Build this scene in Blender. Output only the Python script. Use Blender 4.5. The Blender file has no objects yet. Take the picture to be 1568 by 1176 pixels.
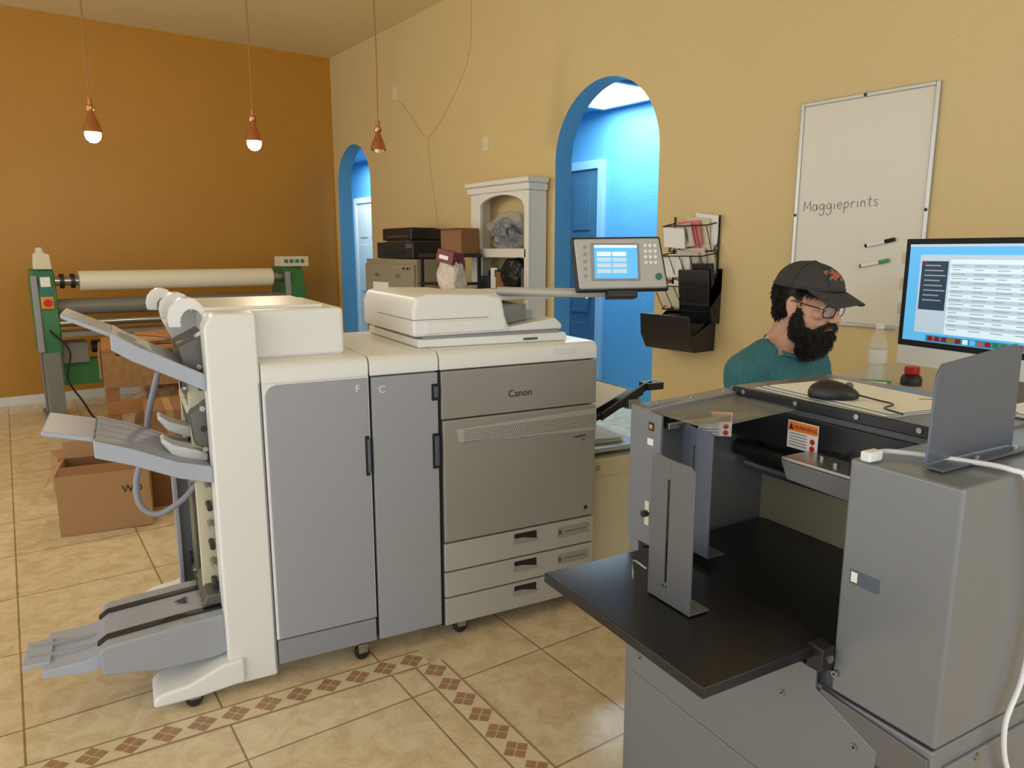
import bpy, bmesh, math, random
from mathutils import Vector, Matrix, noise, Euler
random.seed(7)
R=math.radians
scn=bpy.context.scene
scn.view_settings.view_transform='Standard'
COL=scn.collection

# ---------------------------------------------------------------- materials
def mat(name,color,rough=0.5,metal=0.0,var=0.06,vscale=6.0,bump=0.0,bscale=80.0,emit=None,estr=0.0,alpha=1.0,sss=0.0):
    m=bpy.data.materials.new(name); m.use_nodes=True
    nt=m.node_tree; b=nt.nodes['Principled BSDF']
    b.inputs['Roughness'].default_value=rough
    b.inputs['Metallic'].default_value=metal
    if sss:
        b.inputs['Subsurface Weight'].default_value=sss; b.inputs['Subsurface Radius'].default_value=(0.01,0.004,0.002)
    tc=nt.nodes.new('ShaderNodeTexCoord')
    nz=nt.nodes.new('ShaderNodeTexNoise'); nz.inputs['Scale'].default_value=vscale; nz.inputs['Detail'].default_value=4
    nt.links.new(tc.outputs['Object'],nz.inputs['Vector'])
    mx=nt.nodes.new('ShaderNodeMix'); mx.data_type='RGBA'
    c=Vector(color[:3])
    mx.inputs[6].default_value=(*[max(0,x*(1-var)) for x in c],1)
    mx.inputs[7].default_value=(*[min(1,x*(1+var)) for x in c],1)
    nt.links.new(nz.outputs['Fac'],mx.inputs[0])
    nt.links.new(mx.outputs[2],b.inputs['Base Color'])
    if bump>0:
        n2=nt.nodes.new('ShaderNodeTexNoise'); n2.inputs['Scale'].default_value=bscale; n2.inputs['Detail'].default_value=3
        nt.links.new(tc.outputs['Object'],n2.inputs['Vector'])
        bp=nt.nodes.new('ShaderNodeBump'); bp.inputs['Strength'].default_value=bump; bp.inputs['Distance'].default_value=0.01
        nt.links.new(n2.outputs['Fac'],bp.inputs['Height']); nt.links.new(bp.outputs['Normal'],b.inputs['Normal'])
    if emit is not None:
        b.inputs['Emission Color'].default_value=(*emit,1); b.inputs['Emission Strength'].default_value=estr
    if alpha<1: b.inputs['Alpha'].default_value=alpha
    return m
def srgb(r,g,b):
    f=lambda c:((c/255+0.055)/1.055)**2.4 if c/255>0.04045 else c/255/12.92
    return (f(r),f(g),f(b))

M={}
M['orange']=mat('paint_orange',srgb(184,130,40),0.42,var=0.08,vscale=2,bump=0.25,bscale=70)
M['yellow']=mat('paint_yellow',srgb(212,188,134),0.5,var=0.04,vscale=2,bump=0.25,bscale=70)
M['ceil']=mat('paint_ceiling',srgb(224,206,156),0.7,var=0.03,bump=0.15)
M['blue']=mat('paint_blue',srgb(94,164,208),0.55,var=0.05,bump=0.3,bscale=60)
M['whitepaint']=mat('trim_white',srgb(225,222,212),0.4,var=0.02)
M['frameblue']=mat('frame_paint',srgb(150,190,215),0.4,var=0.02)
M['doorblue']=mat('door_paint',srgb(66,108,132),0.4,var=0.02)
M['pwhite']=mat('plastic_white',srgb(233,232,229),0.38,var=0.02,bump=0.04,bscale=300)
M['pgrey']=mat('plastic_grey',srgb(158,160,167),0.42,var=0.02,bump=0.04,bscale=300)
M['pgreyb']=mat('plastic_grey_base',srgb(146,147,153),0.45,var=0.02)
M['psilver']=mat('plastic_silver',srgb(160,157,151),0.36,metal=0.15,var=0.03)
M['psilver2']=mat('plastic_silver_light',srgb(182,179,172),0.36,metal=0.1,var=0.02)
M['tray']=mat('tray_bluegrey',srgb(170,176,190),0.4,var=0.02)
M['dark']=mat('dark_plastic',srgb(30,30,33),0.4,var=0.1)
M['gap']=mat('gap_black',(0.01,0.01,0.012),0.8)
M['mech']=mat('mech_grey',srgb(105,103,98),0.4,metal=0.5,var=0.2,vscale=20)
M['steel']=mat('steel',srgb(170,170,168),0.25,metal=0.9,var=0.05)
M['mgrey']=mat('machine_grey',srgb(128,131,136),0.30,metal=0.3,var=0.03,bump=0.03,bscale=400)
M['mgreyd']=mat('machine_grey_dark',srgb(88,89,92),0.4,metal=0.3,var=0.03)
M['mguide']=mat('guide_grey',srgb(112,112,114),0.38,metal=0.4,var=0.03)
M['mguideb']=mat('guide_bluegrey',srgb(98,105,120),0.35,metal=0.4,var=0.03)
M['mblack']=mat('tray_black',srgb(26,26,29),0.28,var=0.1,bump=0.05,bscale=500)
M['cream']=mat('cream_plastic',srgb(216,207,178),0.45,var=0.03)
M['creamcab']=mat('cabinet_beige',srgb(150,140,116),0.45,var=0.03)
M['green']=mat('green_paint',srgb(52,116,66),0.4,var=0.06)
M['gframe']=mat('frame_grey',srgb(120,120,112),0.45,var=0.08)
M['roll']=mat('roll_white',srgb(230,222,202),0.5,var=0.02)
M['wood']=mat('crate_wood',srgb(158,106,54),0.6,var=0.3,vscale=9,bump=0.2,bscale=30)
M['osb']=mat('osb_board',srgb(150,110,66),0.8,var=0.4,vscale=30,bump=0.2,bscale=60)
M['card']=mat('cardboard',srgb(168,128,86),0.75,var=0.05,vscale=5)
M['card2']=mat('cardboard_dark',srgb(138,98,62),0.8,var=0.06,vscale=5)
M['copper']=mat('copper',srgb(186,124,80),0.25,metal=0.9)
M['cord']=mat('cord_copper',srgb(150,105,60),0.5)
M['bulb']=mat('bulb_on',(1,0.85,0.6),0.3,emit=(1,0.84,0.60),estr=12)
M['bulboff']=mat('bulb_off',srgb(235,215,180),0.2)
M['paper']=mat('paper',srgb(238,236,230),0.7,var=0.02)
M['board']=mat('whiteboard',srgb(220,214,198),0.2,var=0.01)
M['alu']=mat('aluminium',srgb(190,188,182),0.3,metal=0.7,var=0.03)
M['ink']=mat('ink',srgb(60,75,95),0.6)
M['red']=mat('red_plastic',srgb(190,30,25),0.4)
M['pink']=mat('pink_paper',srgb(215,120,120),0.6)
M['markg']=mat('marker_green',srgb(60,160,80),0.4)
M['sticker']=mat('sticker_white',srgb(235,232,225),0.5,var=0.01)
M['stickero']=mat('sticker_orange',srgb(235,120,30),0.5,var=0.01)
M['scr']=mat('screen_blue',srgb(60,140,200),0.3,emit=srgb(90,172,212),estr=0.9)
M['scrw']=mat('screen_white',srgb(200,210,215),0.3,emit=srgb(190,216,226),estr=0.8)
M['scrl']=mat('screen_line',srgb(150,155,160),0.3,emit=srgb(135,155,165),estr=0.5)
M['scrg']=mat('screen_grey',srgb(170,180,190),0.3,emit=srgb(160,185,200),estr=0.8)
M['note_l']=mat('printed_line',srgb(150,150,150),0.6)
M['scrd']=mat('screen_dark',srgb(30,45,60),0.3,emit=srgb(34,58,80),estr=0.7)
M['scrdock']=mat('screen_dock',srgb(50,110,140),0.3,emit=srgb(40,110,140),estr=0.9)
M['skin']=mat('skin',srgb(200,150,124),0.5,var=0.10,vscale=35,bump=0.12,bscale=350,sss=0.12)
M['lip']=mat('lip',srgb(165,90,78),0.45)
M['eyew']=mat('eye_white',srgb(215,208,202),0.2)
M['iris']=mat('iris_brown',srgb(50,32,20),0.2)
M['hair']=mat('hair_dark',srgb(30,22,17),0.6,var=0.3,vscale=60,bump=0.6,bscale=200)
M['tee']=mat('teal_heather',srgb(52,106,112),0.9,var=0.4,vscale=120,bump=0.15,bscale=40)
M['jean']=mat('denim',srgb(40,50,72),0.9,var=0.15,vscale=80)
M['cap']=mat('cap_cloth',srgb(56,53,52),0.9,var=0.3,vscale=40,bump=0.2,bscale=200)
M['caporange']=mat('cap_embroid_orange',srgb(184,84,58),0.8)
M['capteal']=mat('cap_embroid_teal',srgb(54,120,110),0.8)
M['bag']=mat('plastic_bag',srgb(190,195,198),0.25,alpha=0.32,var=0.1)
M['bagw']=mat('bag_white',srgb(205,194,182),0.5,var=0.15,vscale=12)
M['cableb']=mat('cable_blue',srgb(52,70,88),0.4)
M['maroon']=mat('maroon_box',srgb(110,44,48),0.5)
M['glass']=mat('clear_glass',(0.9,0.95,0.95),0.05,alpha=0.22)
M['acrylic']=mat('acrylic_clear',(0.6,0.6,0.56),0.06,alpha=0.2)
M['lens']=mat('spectacle_lens',(0.8,0.85,0.9),0.03,alpha=0.10)
M['beige']=mat('metal_beige_reflection',srgb(172,162,136),0.3,metal=0.2)  # beige tint stands in for a warm reflection on the metal
M['amber']=mat('amber',srgb(220,150,30),0.4)
M['skylight']=mat('skylight_panel',(1,1,1),0.5,emit=(0.85,0.96,1.0),estr=6)
M['desk']=mat('desk_laminate',srgb(198,190,176),0.45,var=0.05,vscale=4)
M['whitecab']=mat('cable_white',srgb(232,232,234),0.4)
M['tan']=mat('mosaic_base',srgb(224,206,172),0.35,var=0.08,vscale=14)
M['brown']=mat('mosaic_brown',srgb(172,132,96),0.35,var=0.2,vscale=14)
M['grout']=mat('mosaic_grout',srgb(156,130,98),0.7)

def floor_mat():
    m=bpy.data.materials.new('floor_tile'); m.use_nodes=True; nt=m.node_tree; b=nt.nodes['Principled BSDF']
    L=nt.links.new
    mp=nt.nodes.new('ShaderNodeMapping')
    mp.inputs['Rotation'].default_value=(0,0,R(2.5)); mp.inputs['Location'].default_value=(0.091,-0.40,0)
    ob=nt.nodes.new('ShaderNodeNewGeometry')
    L(ob.outputs['Position'],mp.inputs['Vector'])
    br=nt.nodes.new('ShaderNodeTexBrick'); br.offset=0; br.squash=1
    br.inputs['Scale'].default_value=1; br.inputs['Brick Width'].default_value=0.53; br.inputs['Row Height'].default_value=0.53
    br.inputs['Mortar Size'].default_value=0.0035; br.inputs['Mortar Smooth'].default_value=0.1; br.inputs['Bias'].default_value=0
    br.inputs['Color1'].default_value=(*srgb(230,213,180),1); br.inputs['Color2'].default_value=(*srgb(222,203,168),1)
    br.inputs['Mortar'].default_value=(*srgb(158,134,102),1)
    L(mp.outputs['Vector'],br.inputs['Vector'])
    n=nt.nodes.new('ShaderNodeTexNoise'); n.inputs['Scale'].default_value=11; n.inputs['Detail'].default_value=9; n.inputs['Roughness'].default_value=0.72
    n.inputs['Distortion'].default_value=0.6
    L(ob.outputs['Position'],n.inputs['Vector'])
    cr=nt.nodes.new('ShaderNodeValToRGB'); cr.color_ramp.elements[0].position=0.4; cr.color_ramp.elements[1].position=0.58
    cr.color_ramp.elements[0].color=(0.82,0.74,0.62,1); cr.color_ramp.elements[1].color=(1.05,1.04,1.02,1)
    L(n.outputs['Fac'],cr.inputs['Fac'])
    mx=nt.nodes.new('ShaderNodeMix'); mx.data_type='RGBA'; mx.blend_type='MULTIPLY'; mx.inputs[0].default_value=0.8
    L(br.outputs['Color'],mx.inputs[6]); L(cr.outputs['Color'],mx.inputs[7]); L(mx.outputs[2],b.inputs['Base Color'])
    b.inputs['Roughness'].default_value=0.24
    bp=nt.nodes.new('ShaderNodeBump'); bp.invert=True; bp.inputs['Strength'].default_value=0.4; bp.inputs['Distance'].default_value=0.004
    L(br.outputs['Fac'],bp.inputs['Height']); L(bp.outputs['Normal'],b.inputs['Normal'])
    return m
M['floor']=floor_mat()

# ---------------------------------------------------------------- helpers
def link(o,parent=None):
    COL.objects.link(o)
    if parent: o.parent=parent
    return o
def group(name,loc=(0,0,0),rz=0.0,parent=None):
    e=bpy.data.objects.new(name,None); e.empty_display_size=0.1
    e.location=loc; e.rotation_euler=(0,0,rz); return link(e,parent)
def finish(bm,name,m,parent=None,bevel=0,seg=3,smooth=True,loc=None,rot=None,angle=35):
    bmesh.ops.recalc_face_normals(bm,faces=bm.faces)
    me=bpy.data.meshes.new(name); bm.to_mesh(me); bm.free()
    o=bpy.data.objects.new(name,me)
    for mm in (m if isinstance(m,(list,tuple)) else [m]): me.materials.append(mm)
    link(o,parent)
    if loc: o.location=loc
    if rot: o.rotation_euler=rot
    if smooth:
        for p in me.polygons: p.use_smooth=True
    if bevel>0:
        b=o.modifiers.new('bevel','BEVEL'); b.width=bevel; b.segments=seg; b.limit_method='ANGLE'; b.angle_limit=R(40); b.harden_normals=True
    elif smooth:
        me.set_sharp_from_angle(angle=R(angle))
    return o
def box(name,x0,x1,y0,y1,z0,z1,m,parent=None,bevel=0.003,seg=2,rot=None):
    bm=bmesh.new()
    cx,cy,cz=(x0+x1)/2,(y0+y1)/2,(z0+z1)/2
    bmesh.ops.create_cube(bm,size=1)
    for v in bm.verts: v.co=Vector((v.co.x*(x1-x0),v.co.y*(y1-y0),v.co.z*(z1-z0)))
    return finish(bm,name,m,parent,bevel,seg,loc=(cx,cy,cz),rot=rot)
def prism(name,pts,axis,a0,a1,m,parent=None,bevel=0.003,seg=2,loc=None,rot=None):
    bm=bmesh.new()
    def P(p,a):
        return {'x':(a,p[0],p[1]),'y':(p[0],a,p[1]),'z':(p[0],p[1],a)}[axis]
    A=[bm.verts.new(P(p,a0)) for p in pts]; B=[bm.verts.new(P(p,a1)) for p in pts]
    bm.faces.new(A); bm.faces.new(list(reversed(B)))
    n=len(pts)
    for i in range(n): bm.faces.new([A[i],A[(i+1)%n],B[(i+1)%n],B[i]])
    return finish(bm,name,m,parent,bevel,seg,loc=loc,rot=rot)
def cyl(name,p0,p1,r,m,parent=None,r2=None,seg=24,bevel=0):
    p0=Vector(p0);p1=Vector(p1); d=p1-p0
    bm=bmesh.new()
    bmesh.ops.create_cone(bm,cap_ends=True,segments=seg,radius1=r,radius2=(r if r2 is None else r2),depth=d.length)
    q=Vector((0,0,1)).rotation_difference(d.normalized())
    bmesh.ops.rotate(bm,verts=bm.verts,cent=(0,0,0),matrix=q.to_matrix())
    return finish(bm,name,m,parent,bevel,loc=(p0+p1)/2)
def lathe(name,prof,m,parent=None,loc=(0,0,0),seg=28,rot=None):
    bm=bmesh.new(); rings=[]
    for r,z in prof:
        if r<1e-5: rings.append([bm.verts.new((0,0,z))])
        else: rings.append([bm.verts.new((r*math.cos(2*math.pi*i/seg),r*math.sin(2*math.pi*i/seg),z)) for i in range(seg)])
    for a,b in zip(rings,rings[1:]):
        for i in range(seg):
            j=(i+1)%seg
            if len(a)==1 and len(b)==1: continue
            if len(a)==1: bm.faces.new([a[0],b[j],b[i]])
            elif len(b)==1: bm.faces.new([a[i],a[j],b[0]])
            else: bm.faces.new([a[i],a[j],b[j],b[i]])
    return finish(bm,name,m,parent,loc=loc,rot=rot,angle=50)
def catmull(pts,n=8):
    P=[Vector(p) for p in pts]; P=[2*P[0]-P[1]]+P+[2*P[-1]-P[-2]]; out=[]
    for i in range(1,len(P)-2):
        a,b,c,d=P[i-1:i+3]
        for k in range(n):
            t=k/n
            out.append(0.5*((2*b)+(c-a)*t+(2*a-5*b+4*c-d)*t*t+(3*b-a-3*c+d)*t**3))
    out.append(P[-2]); return out
def tube(name,pts,r,m,parent=None,seg=8,n=8,smoothpath=True,loc=None):
    P=catmull(pts,n) if smoothpath and len(pts)>2 else [Vector(p) for p in pts]
    bm=bmesh.new(); rings=[]; up=None
    for i,p in enumerate(P):
        t=(P[min(i+1,len(P)-1)]-P[max(i-1,0)]).normalized()
        if up is None: up=t.orthogonal().normalized()
        up=(up-t*up.dot(t)).normalized(); s=t.cross(up)
        rings.append([bm.verts.new(p+r*(math.cos(2*math.pi*k/seg)*up+math.sin(2*math.pi*k/seg)*s)) for k in range(seg)])
    for a,b in zip(rings,rings[1:]):
        for k in range(seg): bm.faces.new([a[k],a[(k+1)%seg],b[(k+1)%seg],b[k]])
    bm.faces.new(rings[0]); bm.faces.new(list(reversed(rings[-1])))
    return finish(bm,name,m,parent,loc=loc,angle=60)
def text(name,s,size,loc,rot,m,parent=None,ext=0.0005,align='LEFT',shear=0):
    cu=bpy.data.curves.new(name,'FONT'); cu.body=s; cu.size=size; cu.extrude=ext; cu.align_x=align; cu.shear=shear
    t=bpy.data.objects.new(name+'_c',cu); COL.objects.link(t)
    bpy.context.view_layer.update()
    me=bpy.data.meshes.new_from_object(t.evaluated_get(bpy.context.evaluated_depsgraph_get()))
    bpy.data.objects.remove(t)
    o=bpy.data.objects.new(name,me); me.materials.clear(); me.materials.append(m); link(o,parent); o.location=loc; o.rotation_euler=rot
    return o
def add_ell(bm,c,r,seg=20,rot=None):
    mtx=Matrix.Translation(c)@(rot.to_matrix().to_4x4() if rot else Matrix.Identity(4))@Matrix.Diagonal((*r,1))
    bmesh.ops.create_uvsphere(bm,u_segments=seg,v_segments=seg//2+2,radius=1,matrix=mtx)
def add_cap(bm,a,b,ra,rb,seg=14):
    a=Vector(a);b=Vector(b)
    v1=bmesh.ops.create_uvsphere(bm,u_segments=seg,v_segments=10,radius=ra,matrix=Matrix.Translation(a))['verts']
    v2=bmesh.ops.create_uvsphere(bm,u_segments=seg,v_segments=10,radius=rb,matrix=Matrix.Translation(b))['verts']
    res=bmesh.ops.convex_hull(bm,input=v1+v2)
    junk=[g for g in res['geom_interior'] if isinstance(g,bmesh.types.BMVert)]
    bmesh.ops.delete(bm,geom=junk,context='VERTS')
def remesh(bm,name,m,parent,voxel,smooth=5,loc=None,rot=None,matfn=None,disp=None):
    me=bpy.data.meshes.new(name); bm.to_mesh(me); bm.free()
    t=bpy.data.objects.new(name+'_t',me); COL.objects.link(t)
    r=t.modifiers.new('r','REMESH'); r.mode='VOXEL'; r.voxel_size=voxel
    s=t.modifiers.new('s','SMOOTH'); s.iterations=smooth; s.factor=0.5
    bpy.context.view_layer.update()
    me2=bpy.data.meshes.new_from_object(t.evaluated_get(bpy.context.evaluated_depsgraph_get()))
    bpy.data.objects.remove(t)
    o=bpy.data.objects.new(name,me2); me2.materials.clear()
    for mm in (m if isinstance(m,(list,tuple)) else [m]): me2.materials.append(mm)
    if disp:
        for v in me2.vertices: v.co=v.co+disp(v.co,v.normal)
    for p in me2.polygons:
        p.use_smooth=True
        if matfn: p.material_index=matfn(p.center)
    link(o,parent)
    if loc: o.location=loc
    if rot: o.rotation_euler=rot
    return o
def strands(name,src,cond,count,length,m,parent,dirfn,w=0.0007):
    me=src.data; polys=[p for p in me.polygons if cond(p.center)]
    if not polys: return
    verts=[];faces=[]
    for _ in range(count):
        p=random.choice(polys); vs=[me.vertices[i].co for i in p.vertices]
        a,b,c=vs[0],vs[1],vs[2]; u,v=random.random(),random.random()
        if u+v>1:u,v=1-u,1-v
        q=a+(b-a)*u+(c-a)*v
        d=(dirfn(q,p.normal)+Vector([random.uniform(-.35,.35) for _ in range(3)])).normalized()
        L=length*random.uniform(.5,1.2); s=d.orthogonal().normalized()*w
        i=len(verts); verts+= [q-s-d*.002,q+s-d*.002,q+d*L*.6+s*.7+p.normal*L*.1,q+d*L]
        faces+=[(i,i+1,i+2),(i,i+2,i+3)]
    mm=bpy.data.meshes.new(name); mm.from_pydata(verts,[],faces); mm.materials.append(m)
    return link(bpy.data.objects.new(name,mm),parent)

# ---------------------------------------------------------------- room shell
XW=3.66; YW=8.3; H=3.6
box('floor',-4,5.3,-3.2,12.2,-0.1,0,M['floor'],bevel=0)
box('wall_back',-4,XW,YW,YW+0.14,0,H,M['orange'],bevel=0)
box('ceiling',-4,XW+0.16,-3.2,YW+0.14,H,H+0.1,M['ceil'],bevel=0)
def arch(y0,y1,spr):
    c=(y0+y1)/2; r=(y1-y0)/2; pts=[(y0,0)]
    for i in range(33):
        a=math.pi*(1-i/32.0); pts.append((c+r*math.cos(a),spr+r*math.sin(a)))
    pts.append((y1,0)); return pts
outline=[(-3.2,0)]+arch(3.30,4.32,2.10)+arch(7.38,8.2,2.20)+[(YW,0),(YW,H),(-3.2,H)]
bm=bmesh.new()
A=[bm.verts.new((XW,p[0],p[1])) for p in outline]; B=[bm.verts.new((XW+0.16,p[0],p[1])) for p in outline]
f=bm.faces.new(A); f.material_index=0
f2=bm.faces.new(list(reversed(B))); f2.material_index=1
n=len(outline)
for i in range(n):
    g=bm.faces.new([A[i],A[(i+1)%n],B[(i+1)%n],B[i]])
    y=(outline[i][0]+outline[(i+1)%n][0])/2
    z=(outline[i][1]+outline[(i+1)%n][1])/2
    g.material_index=1 if (3.2<y<4.4 and z>0.01) or (7.3<y<8.25 and z>0.01 and z<3) else 0
finish(bm,'wall_right',[M['yellow'],M['blue']],smooth=False)
box('wall_hallway',5.0,5.12,1.5,12,0,2.75,M['blue'],bevel=0)
box('wall_hallway_end',3.66,5.0,12,12.1,0,2.75,M['blue'],bevel=0)
box('wall_hallway_near',3.82,5.0,1.5,1.6,0,2.75,M['blue'],bevel=0)
box('wall_hallway_side',3.66,3.82,YW+0.0,12,0,2.75,M['blue'],bevel=0)
box('ceiling_hallway',3.82,5.12,1.5,12.1,2.75,2.85,M['blue'],bevel=0)
g=group('skylight',(4.55,4.7,2.74))
box('panel',-0.36,0.36,-0.42,0.42,-0.006,0.004,M['skylight'],g,bevel=0)
for i,(a,b,c,d) in enumerate([(-.40,.40,-.46,-.42),(-.40,.40,.42,.46),(-.40,-.36,-.42,.42),(.36,.40,-.42,.42)]):
    box('rim_%d'%i,a,b,c,d,-0.015,0.008,M['frameblue'],g)
box('baseboard_back',-4,XW,YW-0.015,YW,0,0.09,M['whitepaint'],bevel=0.003)
box('baseboard_right',XW-0.015,XW,-3.2,3.29,0,0.09,M['whitepaint'],bevel=0.003)
box('trim_1',XW-0.015,XW,4.33,7.37,0,0.09,M['whitepaint'],bevel=0.003)

def panel_door(name,y0,y1,h,m,fm,x=5.0):
    g=group(name,(x,(y0+y1)/2,0)); w=(y1-y0)/2
    box('slab',-0.03,-0.005,-w,w,0.01,h,m,g)
    for k,(za,zb) in enumerate([(0.15,0.75),(0.85,1.55),(1.65,h-0.12)]):
        for s in (-1,1):
            box('panel_%d_%d'%(k,s),-0.04,-0.03,min(s*0.06,s*(w-0.1)),max(s*0.06,s*(w-0.1)),za,zb,m,g,bevel=0.008)
    for s in (-1,1): box('frame_side_%d'%s,-0.05,0.0,min(s*w,s*(w+0.08)),max(s*w,s*(w+0.08)),0,h+0.08,fm,g,bevel=0.006)
    box('frame_head',-0.05,0.0,-w,w,h,h+0.08,fm,g,bevel=0.006)
    cyl('knob_stem',(-0.03,-w+0.07,1.0),(-0.08,-w+0.07,1.0),0.012,M['steel'],g)
    lathe('knob',[(0,-.02),(.02,-.015),(.028,0),(.02,.015),(0,.02)],M['steel'],g,loc=(-0.09,-w+0.07,1.0))
panel_door('door_1',5.23,6.05,2.22,M['doorblue'],M['frameblue'])
panel_door('door_2',9.7,10.5,2.15,M['whitepaint'],M['whitepaint'])

def mosaic(name,loc,ang,length,w=0.1):
    g=group(name,(loc[0],loc[1],0),ang)
    box('strip_base',0,length,-w/2,w/2,0.0005,0.002,M['tan'],g,bevel=0)
    for s in (-1,1): box('edge_%d'%s,0,length,s*w/2-0.003,s*w/2+0.003,0.0005,0.0026,M['grout'],g,bevel=0)
    bm=bmesh.new(); s=w*0.98; nn=int(length/s)
    for i in range(nn):
        cx=(i+.5)*length/nn
        h=w*0.5*0.94; q=h/2*0.86
        for dx,dy in ((h/2,0),(-h/2,0),(0,h/2),(0,-h/2)):
            vs=[bm.verts.new((cx+dx+a,dy+b,0.0032)) for a,b in ((q,0),(0,q),(-q,0),(0,-q))]
            bm.faces.new(vs)
    finish(bm,'diamonds',M['brown'],g,smooth=False)
mosaic('trim_2',(1.21,2.135),math.pi-R(6.5),3.2)
mosaic('trim_3',(1.20,2.085),-math.pi/2-R(3),2.4)

# ---------------------------------------------------------------- production printer
P=group('production_printer',(0.581,2.32,0),R(-9.3))
prism('finisher_column',[(0,0.05),(0,1.22),(0.015,1.25),(0.04,1.262),(0.155,1.262),(0.155,0.03),(0.0,0.03)],'y',0,0.13,M['pwhite'],P,bevel=0.01,seg=3)
box('column_seam',0.148,0.153,-0.0015,0.002,0.05,1.04,M['pgreyb'],P,bevel=0)
box('finisher_core',0.05,0.503,0.03,0.75,0.07,1.05,M['pwhite'],P,bevel=0.006)
box('finisher_side_plate',0.02,0.06,0.13,0.74,0.08,1.2,M['mech'],P)
def cap_piece(name,u0,u1,z0=1.035,z1=1.102,v1=0.76):
    prism(name,[(-0.008,z0),(-0.008,z1-0.022),(0.004,z1-0.006),(0.02,z1),(v1,z1),(v1,z0)],'x',u0,u1,M['pwhite'],P,bevel=0.004)
cap_piece('finisher_cap',0.157,0.503)
prism('finisher_door',[(0.165,0.16),(0.165,0.99)]+[(0.165+0.04-0.04*math.cos(a),0.99+0.04*math.sin(a)) for a in [R(x) for x in (15,30,45,60,75,90)]]+[(0.498,1.03),(0.498,0.16)],'y',-0.01,0.03,M['pgrey'],P,bevel=0.003)
box('finisher_door_frame',0.157,0.503,-0.004,0.03,0.158,1.04,M['pwhite'],P,bevel=0.002)
box('finisher_kick',0.16,0.5,-0.008,0.03,0.07,0.155,M['pgreyb'],P)
box('finisher_rear_housing',0.01,0.455,0.10,0.74,1.10,1.262,M['pwhite'],P,bevel=0.014,seg=3)
box('finisher_rear_lid',0.02,0.40,0.16,0.70,1.26,1.272,M['pwhite'],P,bevel=0.005)
box('finisher_handle',0.482,0.497,-0.016,-0.006,0.69,0.83,M['gap'],P,bevel=0.003)
box('finisher_handle_grip',0.488,0.5,-0.018,-0.008,0.70,0.82,M['mguideb'],P,bevel=0.003)
text('label_f','F',0.035,(0.455,-0.0105,0.985),(R(90),0,0),M['sticker'],P)
box('module_core',0.508,0.755,0.02,0.75,0.07,1.05,M['pwhite'],P,bevel=0.005)
box('module_door',0.511,0.752,-0.01,0.03,0.07,1.03,M['pgrey'],P,bevel=0.004)
cap_piece('module_cap',0.507,0.756)
text('label_c','C',0.035,(0.535,-0.0105,0.975),(R(90),0,0),M['sticker'],P)
for i,(a,b) in enumerate([(0.93,0.99),(0.68,0.81)]):
    box('module_latch_%d'%i,0.727,0.75,-0.015,-0.006,a,b,M['gap'],P)
    box('module_latch_grip_%d'%i,0.735,0.752,-0.018,-0.008,a+0.01,b-0.01,M['mguideb'],P)
box('gap_a',0.5035,0.5075,0.0,0.7,0.08,1.05,M['gap'],P,bevel=0); box('gap_b',0.755,0.765,0.0,0.7,0.06,1.05,M['gap'],P,bevel=0)
box('engine_core',0.765,1.42,0.02,0.76,0.05,1.05,M['psilver2'],P,bevel=0.005)
cap_piece('engine_cap',0.76,1.428)
box('engine_upper_panel',0.764,1.425,-0.012,0.03,0.856,1.03,M['psilver'],P,bevel=0.004)
box('engine_main_door',0.768,1.425,-0.014,0.03,0.39,0.851,M['psilver'],P,bevel=0.005)
prism('engine_vent_strip',[(0.83,0.765),(0.82,0.815),(1.425,0.835),(1.425,0.745)],'y',-0.017,-0.008,M['psilver2'],P,bevel=0.002)
bm=bmesh.new()
for i in range(60):
    for j in range(6):
        x=0.85+i*0.0095; z=0.766+j*0.0085
        bmesh.ops.create_cube(bm,size=1,matrix=Matrix.Translation((x+(j%2)*0.004,-0.0172,z))@Matrix.Diagonal((0.004,0.001,0.004,1)))
finish(bm,'engine_vent_holes',M['mech'],P,smooth=False)
zs=[(0.275,0.384),(0.172,0.27),(0.06,0.167)]
for i,(a,b) in enumerate(zs):
    box('paper_drawer_%d'%(i+1),0.766,1.425,-0.014,0.03,a,b,M['psilver2'],P,bevel=0.005)
    box('drawer_grip_%d'%(i+1),1.055,1.155,-0.0165,-0.01,b-0.05,b-0.012,M['dark'],P,bevel=0.004)
    prism('drawer_lip_%d'%(i+1),[(1.05,b-0.052),(1.16,b-0.052),(1.16,b-0.045),(1.09,b-0.03),(1.05,b-0.03)],'y',-0.02,-0.012,M['psilver'],P,bevel=0.001)
    if i<2:
        box('drawer_label_%d'%(i+1),1.25,1.40,-0.0165,-0.012,b-0.065,b-0.022,M['psilver'],P,bevel=0.004)
        box('drawer_label_icon_%d'%(i+1),1.255,1.268,-0.0172,-0.016,b-0.052,b-0.034,M['mech'],P,bevel=0)
        box('drawer_label_line_%d'%(i+1),1.285,1.385,-0.0172,-0.016,b-0.044,b-0.041,M['mech'],P,bevel=0)
text('engine_logo','Canon',0.038,(1.03,-0.0125,0.915),(R(90),0,0),M['gap'],P)
box('engine_tick_label',1.375,1.39,-0.0155,-0.013,0.42,0.435,M['dark'],P,bevel=0.001)
text('engine_model_text','imagePRESS',0.012,(1.32,-0.0145,0.725),(R(90),0,0),M['gap'],P)
text('engine_model_text_b','C 165',0.010,(1.35,-0.0145,0.71),(R(90),0,0),M['gap'],P)
box('engine_cap_label',1.22,1.33,-0.010,-0.005,1.062,1.085,M['pwhite'],P,bevel=0.004)
prism('scanner_base',[(0.72,0.10),(1.33,0.06),(1.34,0.70),(0.72,0.70)],'z',1.103,1.135,M['pwhite'],P,bevel=0.008)
prism('scanner_neck',[(0.74,0.1),(1.31,0.09),(1.31,0.68),(0.74,0.68)],'z',1.135,1.145,M['pgreyb'],P,bevel=0.001)
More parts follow.
